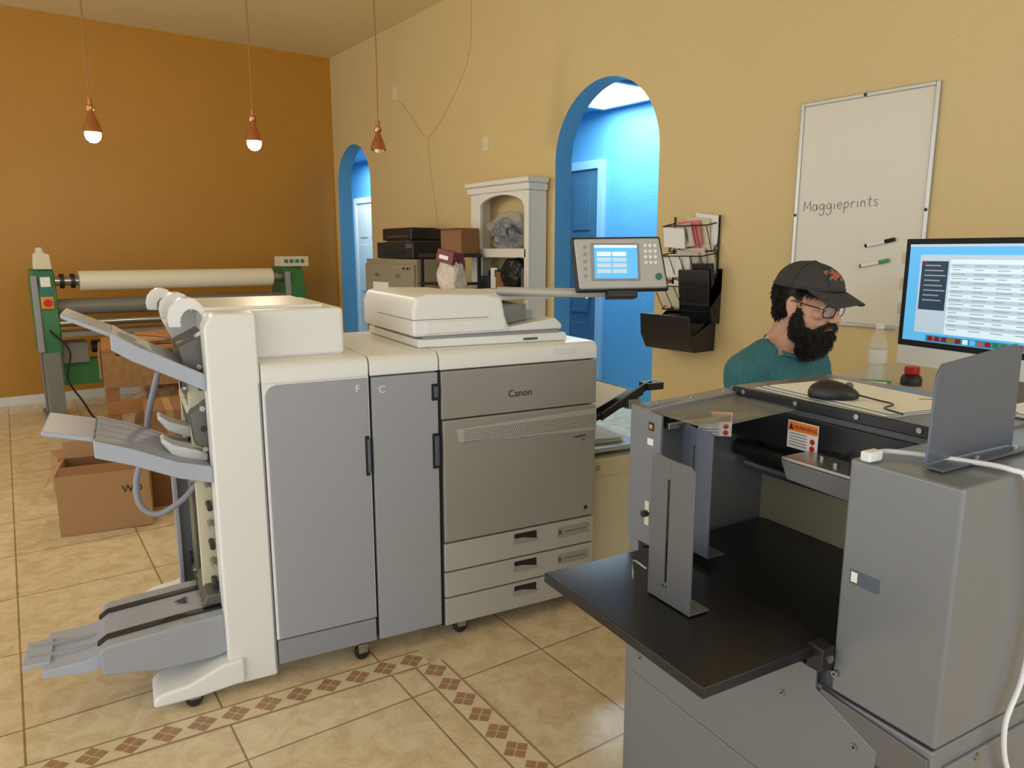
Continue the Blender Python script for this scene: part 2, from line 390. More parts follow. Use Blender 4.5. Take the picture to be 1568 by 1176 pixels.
prism('feeder_body',[(0.70,1.145),(0.70,1.245),(0.715,1.287),(0.76,1.298),(0.99,1.292),(1.06,1.275),(1.075,1.20),(1.10,1.145)],'y',0.09,0.70,M['pwhite'],P,bevel=0.014,seg=4)
box('feeder_seam',0.6985,1.0,0.0885,0.5,1.205,1.208,M['pgreyb'],P,bevel=0)
box('feeder_front_lip',0.745,1.07,0.082,0.1,1.155,1.20,M['pwhite'],P,bevel=0.006)
prism('feeder_tray_wedge',[(1.06,1.145),(1.06,1.16),(1.30,1.19),(1.33,1.165),(1.33,1.145)],'y',0.10,0.66,M['pwhite'],P,bevel=0.006)
prism('feeder_input_tray',[(1.03,1.255),(1.05,1.285),(1.20,1.283),(1.36,1.272),(1.36,1.255),(1.18,1.255)],'y',0.24,0.66,M['pwhite'],P,bevel=0.005)
prism('feeder_clear_flap',[(1.065,1.175),(1.07,1.24),(1.20,1.25),(1.25,1.20)],'y',0.115,0.20,M['acrylic'],P,bevel=0.003)
box('feeder_dark_slot',1.055,1.2,0.16,0.6,1.17,1.245,M['mech'],P)
for i in range(3): box('feeder_guide_%d'%i,1.08,1.24,0.18+i*0.1,0.19+i*0.1,1.18,1.22,M['pgreyb'],P,bevel=0.001)
box('scanner_label',1.14,1.20,0.066,0.075,1.114,1.122,M['mech'],P,bevel=0)
tube('panel_arm',[(1.12,0.25,1.292),(1.24,0.12,1.292),(1.38,0.02,1.290),(1.47,-0.03,1.295)],0.018,M['psilver2'],P,seg=12)
cpa=group('control_panel',(1.485,-0.06,1.405),R(-20),P)
cp=bpy.data.objects.new('panel_tilt',None); link(cp,cpa); cp.rotation_euler=(R(-14),0,0)
prism('panel_shell',[(-0.185,0.102),(0.17,0.107),(0.198,-0.107),(-0.17,-0.112)],'y',0.004,0.03,M['dark'],cp,bevel=0.01,seg=3)
prism('panel_face',[(-0.175,0.092),(0.16,0.097),(0.187,-0.097),(-0.16,-0.102)],'y',-0.008,0.008,M['psilver2'],cp,bevel=0.008,seg=3)
box('panel_screen_bezel',-0.112,0.078,-0.012,-0.006,-0.070,0.075,M['pgreyb'],cp,bevel=0.003)
box('panel_screen',-0.100,0.068,-0.014,-0.011,-0.062,0.066,M['scr'],cp,bevel=0)
for r_ in range(4):
    for c_ in range(2):
        box('screen_tile_%d_%d'%(r_,c_),-0.09+c_*0.06,-0.035+c_*0.06,-0.015,-0.0135,0.024-r_*0.022,0.04-r_*0.022,M['scrw'] if r_==0 else M['scrg'],cp,bevel=0)
box('screen_bar',-0.1,0.068,-0.015,-0.0135,0.056,0.066,M['scrw'],cp,bevel=0)
for r_ in range(4):
    for c_ in range(3):
        cyl('key_%d_%d'%(r_,c_),(0.102+c_*0.019,-0.008,0.065-r_*0.022),(0.102+c_*0.019,-0.013,0.065-r_*0.022),0.007,M['pwhite'],cp,seg=12)
for r_ in range(5): cyl('side_key_%d'%r_,(-0.135,-0.008,0.06-r_*0.028),(-0.135,-0.012,0.06-r_*0.028),0.006,M['pgreyb'],cp,seg=12)
cyl('start_key',(0.152,-0.008,-0.055),(0.152,-0.014,-0.055),0.013,M['capteal'],cp,seg=16)
box('panel_hinge',-0.05,0.07,0.0,0.05,-0.135,-0.10,M['dark'],cp,bevel=0.008)
for i,v in enumerate((0.20,0.42,0.66)):
    box('side_rail_%d'%i,-0.045,0.03,v,v+0.035,0.12,1.10,M['cream'] if i!=1 else M['mech'],P)
for i in range(14):
    z=0.2+i*0.068
    cyl('roller_bar_%d'%i,(-0.01,0.13,z),(-0.01,0.72,z),0.009,M['steel'] if i%2 else M['dark'],P,seg=10)
box('rear_frame_leg',-0.09,-0.03,0.68,0.74,0.08,0.72,M['pgreyb'],P)
box('rear_frame_leg_b',-0.10,-0.085,0.60,0.74,0.10,0.66,M['pgrey'],P)
box('inner_panel',-0.03,0.0,0.24,0.64,0.30,0.66,M['cream'],P,bevel=0.01)
for i in range(8): box('inner_rib_%d'%i,-0.036,-0.028,0.27+i*0.045,0.275+i*0.045,0.32,0.64,M['mech'],P,bevel=0)
for k,z in enumerate((0.27,0.70,1.01)):
    for j in range(4): cyl('mech_gear_%d_%d'%(k,j),(-0.05,0.2+j*0.13,z),(-0.06,0.2+j*0.13,z),0.018+0.006*(j%2),M['dark'] if j%2 else M['steel'],P,seg=16)
def out_tray(name,prof,v0,v1,tipv0,tipv1):
    g=name; top=prof; th=0.022; k=len(prof)-2
    body=top[:k+1]
    bot=[(u,z-th-0.012*(1-i/len(body))) for i,(u,z) in enumerate(body)]
    prism(g+'_body',body+list(reversed(bot)),'y',v0,v1,M['tray'],P,bevel=0.006)
    ext=top[k:]
    bot=[(u,z-0.014) for u,z in ext]
    prism(g+'_extension',[(u,z+0.002) for u,z in ext]+list(reversed(bot)),'y',tipv0,tipv1,M['tray'],P,bevel=0.005)
    for i in range(5):
        v=v0+0.05+i*(v1-v0-0.1)/4
        pts=[(u-0.004,z+0.004) for u,z in body]; pb=[(u,z-0.004) for u,z in body]
        prism(g+'_rib_%d'%i,pts+list(reversed(pb)),'y',v,v+0.01,M['pgrey'],P,bevel=0.001)
    pts=[(u,z+0.012) for u,z in body]; pb=[(u,z-th-0.02) for u,z in body]
    prism(g+'_near_lip',pts+list(reversed(pb)),'y',v0-0.006,v0+0.012,M['tray'],P,bevel=0.004)
out_tray('upper_tray',[(0.0,1.06),(-0.10,1.115),(-0.2,1.17),(-0.25,1.205),(-0.375,1.268)],0.05,0.46,0.14,0.40)
out_tray('middle_tray',[(0.0,0.765),(-0.10,0.795),(-0.22,0.852),(-0.32,0.89),(-0.455,0.925)],0.04,0.48,0.12,0.42)
def curl(name,u,v0,v1,z,s=1.0):
    pts=[]
    for i in range(9):
        a=R(200-i*24); pts.append((u+0.06*s*math.cos(a),z+0.07*s*math.sin(a)))
    inner=[(u+(p[0]-u)*0.55+0.012,z+(p[1]-z)*0.6-0.01) for p in pts]
    prism(name,pts+list(reversed(inner)),'y',v0,v1,M['pwhite'],P,bevel=0.004)
curl('exit_guide_a',-0.03,0.16,0.24,1.235,1.0)
curl('exit_guide_b',-0.05,0.32,0.42,1.25,0.9)
curl('exit_guide_c',-0.09,0.50,0.58,1.265,0.8)
prism('exit_cover',[(0.03,1.10),(-0.06,1.13),(-0.09,1.20),(-0.05,1.25),(0.03,1.262)],'y',0.42,0.70,M['pwhite'],P,bevel=0.008)
prism('exit_mech',[(0.03,1.0),(-0.05,1.04),(-0.07,1.15),(0.03,1.2)],'y',0.14,0.66,M['mech'],P,bevel=0.006)
for i,(v,z) in enumerate([(0.16,0.80),(0.34,0.84)]):
    prism('stack_paddle_%d'%i,[(0.0,z-0.01),(-0.03,z+0.005),(-0.10,z+0.03),(-0.13,z+0.055),(-0.14,z+0.045),(-0.11,z+0.0),(-0.05,z-0.03),(0,z-0.035)],'y',v,v+0.09,M['pwhite'],P,bevel=0.006)
prism('mid_mech',[(0.02,0.80),(-0.04,0.83),(-0.05,0.93),(0.02,0.98)],'y',0.14,0.62,M['mech'],P,bevel=0.005)
box('mid_shell',-0.055,0.0,0.2,0.56,0.92,0.95,M['cream'],P,bevel=0.008)
prism('booklet_body',[(0.02,0.14),(0.02,0.275),(-0.10,0.27),(-0.34,0.25),(-0.362,0.235),(-0.36,0.155),(-0.20,0.13),(-0.05,0.13)],'y',0.03,0.37,M['pgrey'],P,bevel=0.008)
for i,v in enumerate((0.08,0.27)):
    prism('booklet_belt_%d'%i,[(0.01,0.273),(-0.10,0.268),(-0.34,0.248),(-0.366,0.232),(-0.37,0.237),(-0.342,0.256),(-0.10,0.276),(0.01,0.281)],'y',v,v+0.03,M['dark'],P,bevel=0.002)
prism('booklet_arrow',[(-0.10,0.18),(-0.14,0.205),(-0.10,0.23),(-0.105,0.205)],'z',0.273,0.2745,M['dark'],P,bevel=0)
prism('booklet_top_cover',[(0.02,0.28),(0.02,0.32),(-0.04,0.32),(-0.06,0.285)],'y',0.10,0.36,M['mech'],P,bevel=0.004)
prism('booklet_tray',[(-0.35,0.21),(-0.40,0.195),(-0.48,0.192),(-0.52,0.192),(-0.52,0.165),(-0.40,0.152),(-0.33,0.165)],'y',0.08,0.34,M['tray'],P,bevel=0.004)
prism('booklet_tray_tip',[(-0.50,0.20),(-0.575,0.20),(-0.575,0.186),(-0.50,0.186)],'y',0.12,0.28,M['tray'],P,bevel=0.003)
for v in (0.16,0.23): box('booklet_tray_groove_%d'%int(v*100),-0.56,-0.38,v,v+0.012,0.19,0.203,M['pgrey'],P,bevel=0.001)
def foot(n,v0,v1):
    prism(n,[(0.05,0.045),(0.05,0.13),(-0.02,0.125),(-0.12,0.085),(-0.2,0.075),(-0.225,0.06),(-0.23,0.03),(-0.1,0.03)],'y',v0,v1,M['pwhite'],P,bevel=0.012,seg=3)
foot('front_foot',-0.02,0.14); foot('rear_foot',0.66,0.84)
def caster(n,u,v,r=0.026):
    cyl(n+'_wheel',(u,v-0.012,r),(u,v+0.012,r),r,M['dark'],P,seg=20,bevel=0.003)
    box(n+'_fork',u-0.015,u+0.02,v-0.017,v+0.017,r,r+0.034,M['steel'],P,bevel=0.003)
for i,(u,v) in enumerate([(-0.11,0.0),(-0.12,0.78),(0.45,0.02),(0.45,0.7),(0.84,0.03),(1.36,0.05),(0.84,0.7),(1.36,0.7),(0.6,0.4)]): caster('caster_%d'%i,u,v)
tube('support_tube',[(-0.12,0.50,1.02),(-0.16,0.50,0.88),(-0.18,0.50,0.76),(-0.22,0.48,0.64),(-0.215,0.46,0.55),(-0.16,0.44,0.515),(-0.08,0.42,0.56),(-0.02,0.42,0.62)],0.011,M['pgreyb'],P,seg=10)
box('deck_body',1.44,1.80,0.10,0.70,0.05,0.58,M['cream'],P,bevel=0.008)
box('deck_door',1.445,1.795,0.09,0.11,0.06,0.50,M['cream'],P,bevel=0.004)
text('label_d','D',0.03,(1.50,0.0885,0.535),(R(90),0,0),M['dark'],P)
box('deck_tray_base',1.44,1.78,0.12,0.55,0.60,0.62,M['tray'],P,bevel=0.004)
bm=bmesh.new()
for i in range(4):
    a=random.uniform(-0.12,0.12)
    bmesh.ops.create_cube(bm,size=1,matrix=Matrix.Translation((1.60,0.33,0.625+i*0.006))@Matrix.Rotation(a,4,'Z')@Matrix.Diagonal((0.22,0.3,0.003,1)))
finish(bm,'deck_papers',M['paper'],P,smooth=False)
prism('bypass_tray',[(1.43,0.74),(1.60,0.80),(1.72,0.85),(1.715,0.862),(1.59,0.815),(1.43,0.76)],'y',0.06,0.56,M['dark'],P,bevel=0.003)
prism('bypass_paper',[(1.44,0.775),(1.60,0.84),(1.66,0.865),(1.66,0.871),(1.60,0.847),(1.44,0.782)],'y',0.10,0.60,M['paper'],P,bevel=0)
prism('bypass_guide',[(1.50,0.76),(1.75,0.88),(1.75,0.91),(1.72,0.90),(1.50,0.79)],'y',0.05,0.065,M['dark'],P,bevel=0.002)
prism('bypass_guide_far',[(1.47,0.80),(1.68,0.91),(1.66,0.94),(1.47,0.84)],'y',0.60,0.615,M['dark'],P,bevel=0.002)
box('bypass_clip',1.72,1.80,0.03,0.10,0.87,0.90,M['dark'],P,bevel=0.003)
box('bypass_stop',1.62,1.68,0.03,0.08,0.80,0.84,M['steel'],P,bevel=0.003)

# ---------------------------------------------------------------- near paper machine
G=group('paper_creasing_machine',(1.2,0.62,0),R(-8))
box('cabinet_lower',0.0,0.62,-0.19,0.60,0.04,0.655,M['mgrey'],G,bevel=0.004)
box('cabinet_lower_rear',0.01,0.62,0.0,0.595,0.60,0.69,M['mgreyd'],G,bevel=0.002)
box('cabinet_plinth',0.02,0.60,-0.17,0.58,0.0,0.04,M['dark'],G,bevel=0)
box('housing_gap',0.004,0.62,-0.186,-0.01,0.65,0.67,M['gap'],G,bevel=0)
box('housing_upper',-0.004,0.64,-0.194,0.0,0.662,1.10,M['mgrey'],G,bevel=0.006,seg=3)
box('housing_top_seam',0.33,0.332,-0.19,-0.002,1.0995,1.1008,M['gap'],G,bevel=0)
box('cabinet_side_door',0.03,0.60,-0.196,-0.188,0.08,0.62,M['mgrey'],G,bevel=0.004)
prism('lower_side_panel',[(0.58,0.10),(0.58,0.685),(0.03,0.685),(0.03,0.65),(-0.10,0.60),(-0.10,0.10)],'x',-0.008,0.0,M['mgrey'],G,bevel=0.002)
prism('corner_bracket',[(0.02,0.655),(0.02,0.62),(-0.185,0.54),(-0.185,0.64)],'x',-0.006,0.004,M['mguide'],G,bevel=0.002)
box('label_plate',-0.0095,-0.007,-0.15,-0.10,0.44,0.53,M['psilver2'],G,bevel=0.004)
box('access_plate',-0.0105,-0.007,-0.08,0.56,0.12,0.4,M['mgrey'],G,bevel=0.003)
def bolt(n,p,r=0.007):
    x,q,z=p
    cyl(n,(x,q,z),(x-0.006,q,z),r,M['steel'],G,seg=14)
    cyl(n+'_sock',(x-0.006,q,z),(x-0.0066,q,z),r*0.5,M['dark'],G,seg=6)
for i,(q,z) in enumerate([(-0.01,0.70),(-0.06,0.585),(-0.11,0.57),(0.53,0.45),(0.1,0.6),(-0.155,0.56)]): bolt('bolt_%d'%i,(-0.006,q,z),0.006)
for i,(p,z) in enumerate([(0.06,0.60),(0.12,0.61),(0.06,0.52)]): cyl('panel_screw_%d'%i,(p,-0.195,z),(p,-0.20,z),0.007,M['steel'],G,seg=14)
box('small_label',-0.006,-0.003,-0.075,-0.02,0.88,0.905,M['mguideb'],G,bevel=0.001)
box('small_label_white',-0.0065,-0.005,-0.035,-0.023,0.884,0.902,M['sticker'],G,bevel=0)
box('delivery_tray',-0.305,0.0,0.015,0.512,0.728,0.75,M['mblack'],G,bevel=0.003)
box('inner_floor',0.0,0.55,0.005,0.55,0.715,0.735,M['mblack'],G,bevel=0.002)
box('hinge_block',-0.04,-0.005,-0.005,0.03,0.705,0.752,M['dark'],G,bevel=0.004)
cyl('hinge_pin',(-0.02,-0.008,0.73),(-0.02,0.0,0.73),0.008,M['steel'],G,seg=14)
prism('side_panel_far',[(0.0,0.69),(0.0,1.06),(0.02,1.085),(0.60,1.10),(0.60,0.69)],'y',0.565,0.60,M['mgrey'],G,bevel=0.004)
prism('side_flange',[(0.50,0.75),(0.60,0.75),(0.60,1.085),(0.49,1.075),(0.49,0.90),(0.50,0.86)],'x',-0.006,0.004,M['mgrey'],G,bevel=0.003)
box('flange_slot',-0.0075,-0.005,0.520,0.535,0.80,0.86,M['cream'],G,bevel=0.003)
cyl('flange_knob',(-0.006,0.527,0.83),(-0.02,0.527,0.83),0.008,M['dark'],G,seg=12)
box('flange_indicator',-0.008,-0.005,0.512,0.53,1.035,1.055,M['dark'],G,bevel=0.001)
box('flange_indicator_amber',-0.0085,-0.007,0.516,0.526,1.04,1.05,M['amber'],G,bevel=0)
box('flange_sticker',-0.008,-0.005,0.512,0.532,1.00,1.016,M['sticker'],G,bevel=0)
box('inner_back_upper',0.30,0.33,0.0,0.565,0.985,1.09,M['mgreyd'],G,bevel=0.003)
box('inner_back_black',0.292,0.302,0.05,0.56,0.985,1.07,M['mblack'],G,bevel=0.003)
box('inner_back_lower',0.42,0.44,0.0,0.565,0.73,0.98,M['beige'],G,bevel=0.002)  # beige reflection inside the machine, painted as panel colour
box('inner_back_ledge',0.36,0.43,0.0,0.565,0.93,0.945,M['steel'],G,bevel=0.002)
box('inner_steel_bar',0.18,0.27,0.015,0.30,0.995,1.003,M['steel'],G,bevel=0.002)
prism('inner_steel_bracket',[(0.015,0.995),(0.30,0.995),(0.28,0.955),(0.12,0.95),(0.015,0.97)],'x',0.178,0.184,M['mguide'],G,bevel=0.002)
box('sensor_block',0.17,0.22,0.05,0.10,0.86,0.90,M['dark'],G,bevel=0.003)
box('sensor_arm',0.19,0.20,0.06,0.08,0.90,0.96,M['dark'],G,bevel=0.001)
cyl('inner_roller',(0.31,0.03,0.95),(0.31,0.55,0.95),0.02,M['dark'],G,seg=20)
cyl('inner_roller_steel',(0.35,0.03,0.90),(0.35,0.55,0.90),0.016,M['steel'],G,seg=20)
cyl('thumb_screw',(0.21,0.14,1.0),(0.21,0.14,1.035),0.011,M['dark'],G,seg=16)
for i,(p,q) in enumerate([(0.24,0.06),(0.24,0.24),(0.22,0.19)]): cyl('bar_screw_%d'%i,(p,q,1.003),(p,q,1.010),0.007,M['steel'],G,seg=12)
box('cross_rail',0.05,0.30,0.52,0.545,1.03,1.06,M['mblack'],G,bevel=0.003)
box('cross_rail_steel',0.02,0.30,0.49,0.50,1.04,1.055,M['steel'],G,bevel=0.002)
prism('acrylic_cover',[(0.02,1.07),(0.30,1.085),(0.30,1.09),(0.02,1.075)],'y',0.36,0.545,M['acrylic'],G,bevel=0)
prism('near_top_plate',[(0.0,1.07),(0.30,1.09),(0.30,1.098),(0.0,1.078)],'y',0.545,0.60,M['mgrey'],G,bevel=0.002)
for i in range(3): cyl('top_plate_screw_%d'%i,(0.05+i*0.11,0.572,1.078+i*0.005),(0.05+i*0.11,0.572,1.088+i*0.005),0.006,M['steel'],G,seg=12)
def warning(n,x,q,z,w=0.085,h=0.065,rz=0):
    g2=bpy.data.objects.new(n,None); link(g2,G); g2.location=(x,q,z); g2.rotation_euler=(0,0,rz)
    box('label_back',-0.001,0.001,-w/2,w/2,-h/2,h/2,M['sticker'],g2,bevel=0)
    box('label_head',-0.002,-0.0008,-w/2+0.002,w/2-0.002,h/2-0.024,h/2-0.002,M['stickero'],g2,bevel=0)
    text('label_word','WARNING',0.0135,(-0.0022,w/2-0.018,h/2-0.018),(R(90),0,R(-90)),M['gap'],g2,ext=0.0002)
    prism('label_tri',[(w/2-0.004,h/2-0.02),(w/2-0.017,h/2-0.02),(w/2-0.0105,h/2-0.006)],'x',-0.0026,-0.002,M['gap'],g2,bevel=0)
    for i in range(5): box('label_line_%d'%i,-0.0018,-0.0008,-w/2+0.03,w/2-0.006,h/2-0.031-i*0.007,h/2-0.028-i*0.007,M['note_l'],g2,bevel=0)
    for i in range(2): cyl('label_icon_%d'%i,(-0.0008,-w/2+0.014,-h/2+0.009+i*0.016),(-0.002,-w/2+0.014,-h/2+0.009+i*0.016),0.0065,M['red'],g2,seg=16)
warning('warning_label_a',0.289,0.335,1.026)
warning('warning_label_b',0.19,0.515,1.030,w=0.08,h=0.06,rz=R(50))
def slot_plate(n,p,q0,q1,z0,z1,m):
    c=(q0+q1)/2+0.01
    prism(n+'_a',[(q0,z0),(q0,z1-0.01),(q0+0.012,z1),(c-0.004,z1),(c-0.004,z0)],'x',p-0.002,p+0.002,m,G,bevel=0.0008)
    prism(n+'_b',[(c+0.004,z0),(c+0.004,z1),(q1-0.012,z1+0.005),(q1,z1-0.01),(q1,z0)],'x',p-0.002,p+0.002,m,G,bevel=0.0008)
    box(n+'_c',p-0.002,p+0.002,c-0.004,c+0.004,z1-0.04,z1,m,G,bevel=0)
    box(n+'_d',p-0.002,p+0.002,c-0.004,c+0.004,z0,z0+0.04,m,G,bevel=0)
    box(n+'_foot',p-0.002,p+0.05,q0,q1,z0-0.002,z0+0.002,m,G,bevel=0.0008)
slot_plate('near_guide',-0.165,0.20,0.325,0.755,1.05,M['mguide'])
bolt('near_guide_bolt',(-0.167,0.272,0.79),0.005)
slot_plate('far_guide',0.06,0.385,0.485,0.755,1.05,M['mguideb'])
tube('guide_wire',[(-0.165,0.33,0.80),(-0.165,0.375,0.80),(-0.165,0.375,0.76)],0.003,M['steel'],G)
prism('top_guide_plate',[(0.045,1.11),(0.05,1.255),(0.062,1.272),(0.275,1.292),(0.295,1.28),(0.30,1.11)],'y',-0.104,-0.100,M['mguideb'],G,bevel=0.001)
prism('top_guide_foot',[(0.04,-0.10),(0.305,-0.10),(0.32,-0.13),(0.04,-0.135)],'z',1.103,1.107,M['mguideb'],G,bevel=0.001)
for i in range(2): cyl('guide_foot_screw_%d'%i,(0.28-i*0.12,-0.118,1.107),(0.28-i*0.12,-0.118,1.112),0.006,M['steel'],G,seg=12)
box('rear_housing',0.34,0.66,-0.0,0.60,0.98,1.09,M['mgreyd'],G,bevel=0.004)
box('rear_support',0.44,0.62,0.0,0.59,0.68,0.98,M['mgreyd'],G,bevel=0.004)
box('top_glass_plate',0.30,0.68,-0.02,0.58,1.092,1.106,M['mgrey'],G,bevel=0.003)
box('top_black_edge',0.288,0.30,0.02,0.56,1.085,1.11,M['mblack'],G,bevel=0.003)
for i,q in enumerate((0.06,0.20,0.36,0.52)): cyl('edge_screw_%d'%i,(0.29,q,1.10),(0.285,q,1.10),0.006,M['steel'],G,seg=12)
tube('white_power_cable',[(0.01,-0.035,1.112),(0.06,-0.03,1.11),(0.12,-0.12,1.108),(0.135,-0.185,1.108),(0.15,-0.206,1.09),(0.19,-0.212,0.98),(0.215,-0.212,0.86),(0.20,-0.212,0.74),(0.165,-0.212,0.66),(0.20,-0.212,0.56),(0.3,-0.212,0.5)],0.0045,M['whitecab'],G,seg=10,n=10)
box('cable_plug',-0.015,0.02,-0.045,-0.025,1.103,1.121,M['whitecab'],G,bevel=0.004)

def on_G(p,q,z):
    a=R(-8); return (1.2+p*math.cos(a)-q*math.sin(a),0.62+p*math.sin(a)+q*math.cos(a),z)
g=group('paper_stack',on_G(0.43,0.32,1.1065),R(-14))
for i in range(5): box('sheet_%d'%i,-0.12+0.006*i,0.12+0.004*i,-0.19,0.19-0.006*i,i*0.002,i*0.002+0.0018,M['paper'] if i%2==0 else M['note_l'],g,bevel=0)
g=group('computer_mouse',on_G(0.345,0.305,1.1175),R(-60))
bm=bmesh.new(); bmesh.ops.create_uvsphere(bm,u_segments=32,v_segments=20,radius=1)
for v in bm.verts:
    x,y,z=v.co
    v.co=Vector((x*0.055,y*0.032*(1-0.12*x),max(z,-0.25)*0.032*(1-0.25*x)))
o=finish(bm,'shell',M['dark'],g,angle=60); o.location=(0,0,0.0085)
cyl('wheel',(0.032,-0.003,0.03),(0.032,0.003,0.03),0.009,M['mech'],g,seg=16)
tube('cord',[(0.054,0,0.01),(0.09,-0.01,0.004),(0.12,-0.05,0.004),(0.10,-0.10,0.004),(0.13,-0.15,0.004)],0.002,M['dark'],g)
g=group('keyboard',on_G(0.60,0.06,1.1065),R(-98))
box('base',0.0,0.24,-0.06,0.06,0,0.010,M['alu'],g,bevel=0.004)
bm=bmesh.new()
for r_ in range(5):
    for c_ in range(11):
        bmesh.ops.create_cube(bm,size=1,matrix=Matrix.Translation((0.014+c_*0.0212,-0.045+r_*0.022,0.0125))@Matrix.Diagonal((0.018,0.018,0.005,1)))
finish(bm,'keys',M['paper'],g,bevel=0.0015,seg=2)
g=group('desk_pen',on_G(0.56,0.17,1.1065),R(-40))
cyl('barrel',(-.06,0,.006),(.03,0,.006),.005,M['caporange'],g); cyl('pen_cap',(.03,0,.006),(.07,0,.006),.006,M['capteal'],g,r2=.004)

# ---------------------------------------------------------------- work desk
D=group('work_desk',(0,0,0))
prism('desk_top',[(2.44,0.05),(3.35,0.05),(3.35,1.52),(2.44,1.52)],'z',0.94,0.97,M['desk'],D,bevel=0.004)
for i,(x,y) in enumerate([(2.49,0.12),(3.28,0.12),(3.28,1.45),(2.49,1.45)]): box('leg_%d'%i,x-.025,x+.025,y-.025,y+.025,0,0.94,M['mgreyd'],D)
box('modesty_rail',2.50,3.28,1.44,1.46,0.85,0.92,M['mgreyd'],D)
MO=group('desktop_monitor',(2.505,0.885,0.97),math.atan2(-0.97,-0.23))
W=0.325
box('body',-W,W,0.0,0.025,0.10,0.52,M['alu'],MO,bevel=0.006)
box('chin',-W,W,-0.006,0.0,0.10,0.165,M['pwhite'],MO,bevel=0.002)
box('bezel',-W,W,-0.008,0.0,0.165,0.52,M['gap'],MO,bevel=0.002)
box('screen',-W+0.018,W-0.018,-0.0095,-0.0075,0.185,0.502,M['scr'],MO,bevel=0)
box('menubar',-W+0.018,W-0.018,-0.0102,-0.009,0.494,0.502,M['scrg'],MO,bevel=0)
box('window',-0.265,0.29,-0.0105,-0.009,0.215,0.468,M['scrw'],MO,bevel=0)
box('window_titlebar',-0.265,0.29,-0.011,-0.0095,0.454,0.468,M['scrg'],MO,bevel=0)
box('window_column',-0.265,-0.158,-0.011,-0.0095,0.215,0.454,M['scrg'],MO,bevel=0)
box('window_sidebar',-0.258,-0.165,-0.0114,-0.0105,0.29,0.448,M['scrd'],MO,bevel=0)
for i in range(8): box('side_item_%d'%i,-0.245,-0.19+0.01*(i%3),-0.0119,-0.0112,0.432-i*0.016,0.436-i*0.016,M['scrl'],MO,bevel=0)
for i in range(16):
    for c_ in range(6):
        box('row_%d_%d'%(i,c_),-0.15+c_*0.072,-0.15+c_*0.072+random.uniform(0.025,0.055),-0.0112,-0.0098,0.434-i*0.0135,0.4365-i*0.0135,M['scrl'],MO,bevel=0)
for i in range(8): box('row_band_%d'%i,-0.155,0.285,-0.0108,-0.010,0.427-i*0.027,0.4405-i*0.027,M['scrg'],MO,bevel=0)
box('red_button',-0.255,-0.235,-0.012,-0.0112,0.440,0.447,M['red'],MO,bevel=0)
box('dock',-0.22,0.22,-0.0108,-0.009,0.187,0.208,M['scrdock'],MO,bevel=0)
for i in range(18):
    box('dock_icon_%d'%i,-0.212+i*0.024,-0.195+i*0.024,-0.0116,-0.0104,0.190,0.205,random.choice([M['scrw'],M['red'],M['markg'],M['scr'],M['pink'],M['amber']]),MO,bevel=0)
prism('stand_neck',[(0.02,0.30),(0.04,0.30),(0.12,0.012),(0.10,0.012)],'x',-0.09,0.09,M['alu'],MO,bevel=0.004)
box('stand_foot',-0.1,0.1,-0.02,0.16,0.001,0.013,M['alu'],MO,bevel=0.004)
for i in range(7): box('edge_note_%d'%i,-W-0.022,-W+0.002,0.002,0.004,0.18+i*0.043,0.218+i*0.043,M['paper'] if i%2 else M['cream'],MO,bevel=0)
g=group('water_bottle',(2.72,1.34,0.971))
lathe('bottle_body',[(0,0),(.028,0),(.032,.006),(.032,.05),(.030,.056),(.032,.062),(.032,.10),(.030,.106),(.032,.112),(.032,.14),(.026,.165),(.014,.185),(.012,.20),(0,.20)],M['glass'],g)
lathe('bottle_cap',[(0,.196),(.0145,.196),(.0145,.214),(.012,.217),(0,.217)],M['paper'],g)
lathe('bottle_label',[(.0323,.07),(.0327,.072),(.0327,.118),(.0323,.12)],M['sticker'],g)
lathe('water',[(0,.004),(.029,.004),(.029,.15),(0,.15)],M['glass'],g)
g=group('tape_holder',(2.74,1.22,0.971),R(20))
lathe('base',[(0,0),(.035,0),(.036,.02),(.03,.035),(.022,.04),(0,.04)],M['dark'],g)
lathe('cap',[(0,.04),(.024,.04),(.026,.05),(.024,.066),(0,.066)],M['red'],g)
g=group('note_pad',(2.56,1.27,0.971),R(15))
box('pad',-0.04,0.04,-0.05,0.05,0,0.015,M['pink'],g,bevel=0.001); box('pad_top',-0.035,0.035,-0.04,0.03,0.015,0.02,M['paper'],g,bevel=0.001)
g=group('highlighter_pen',(2.64,1.31,0.972),R(-60))
cyl('barrel',(-.05,0,.008),(.03,0,.008),.007,M['markg'],g); cyl('pen_cap',(.03,0,.008),(.06,0,.008),.008,M['markg'],g,r2=.006)
g2=group('document_sheets',(2.95,0.4,0.971),R(12))
for i in range(6): box('sheet_%d'%i,-0.11,0.11,-0.15,0.15,i*0.003,i*0.003+0.0025,M['paper'],g2,bevel=0,rot=(0,0,random.uniform(-.15,.15)))

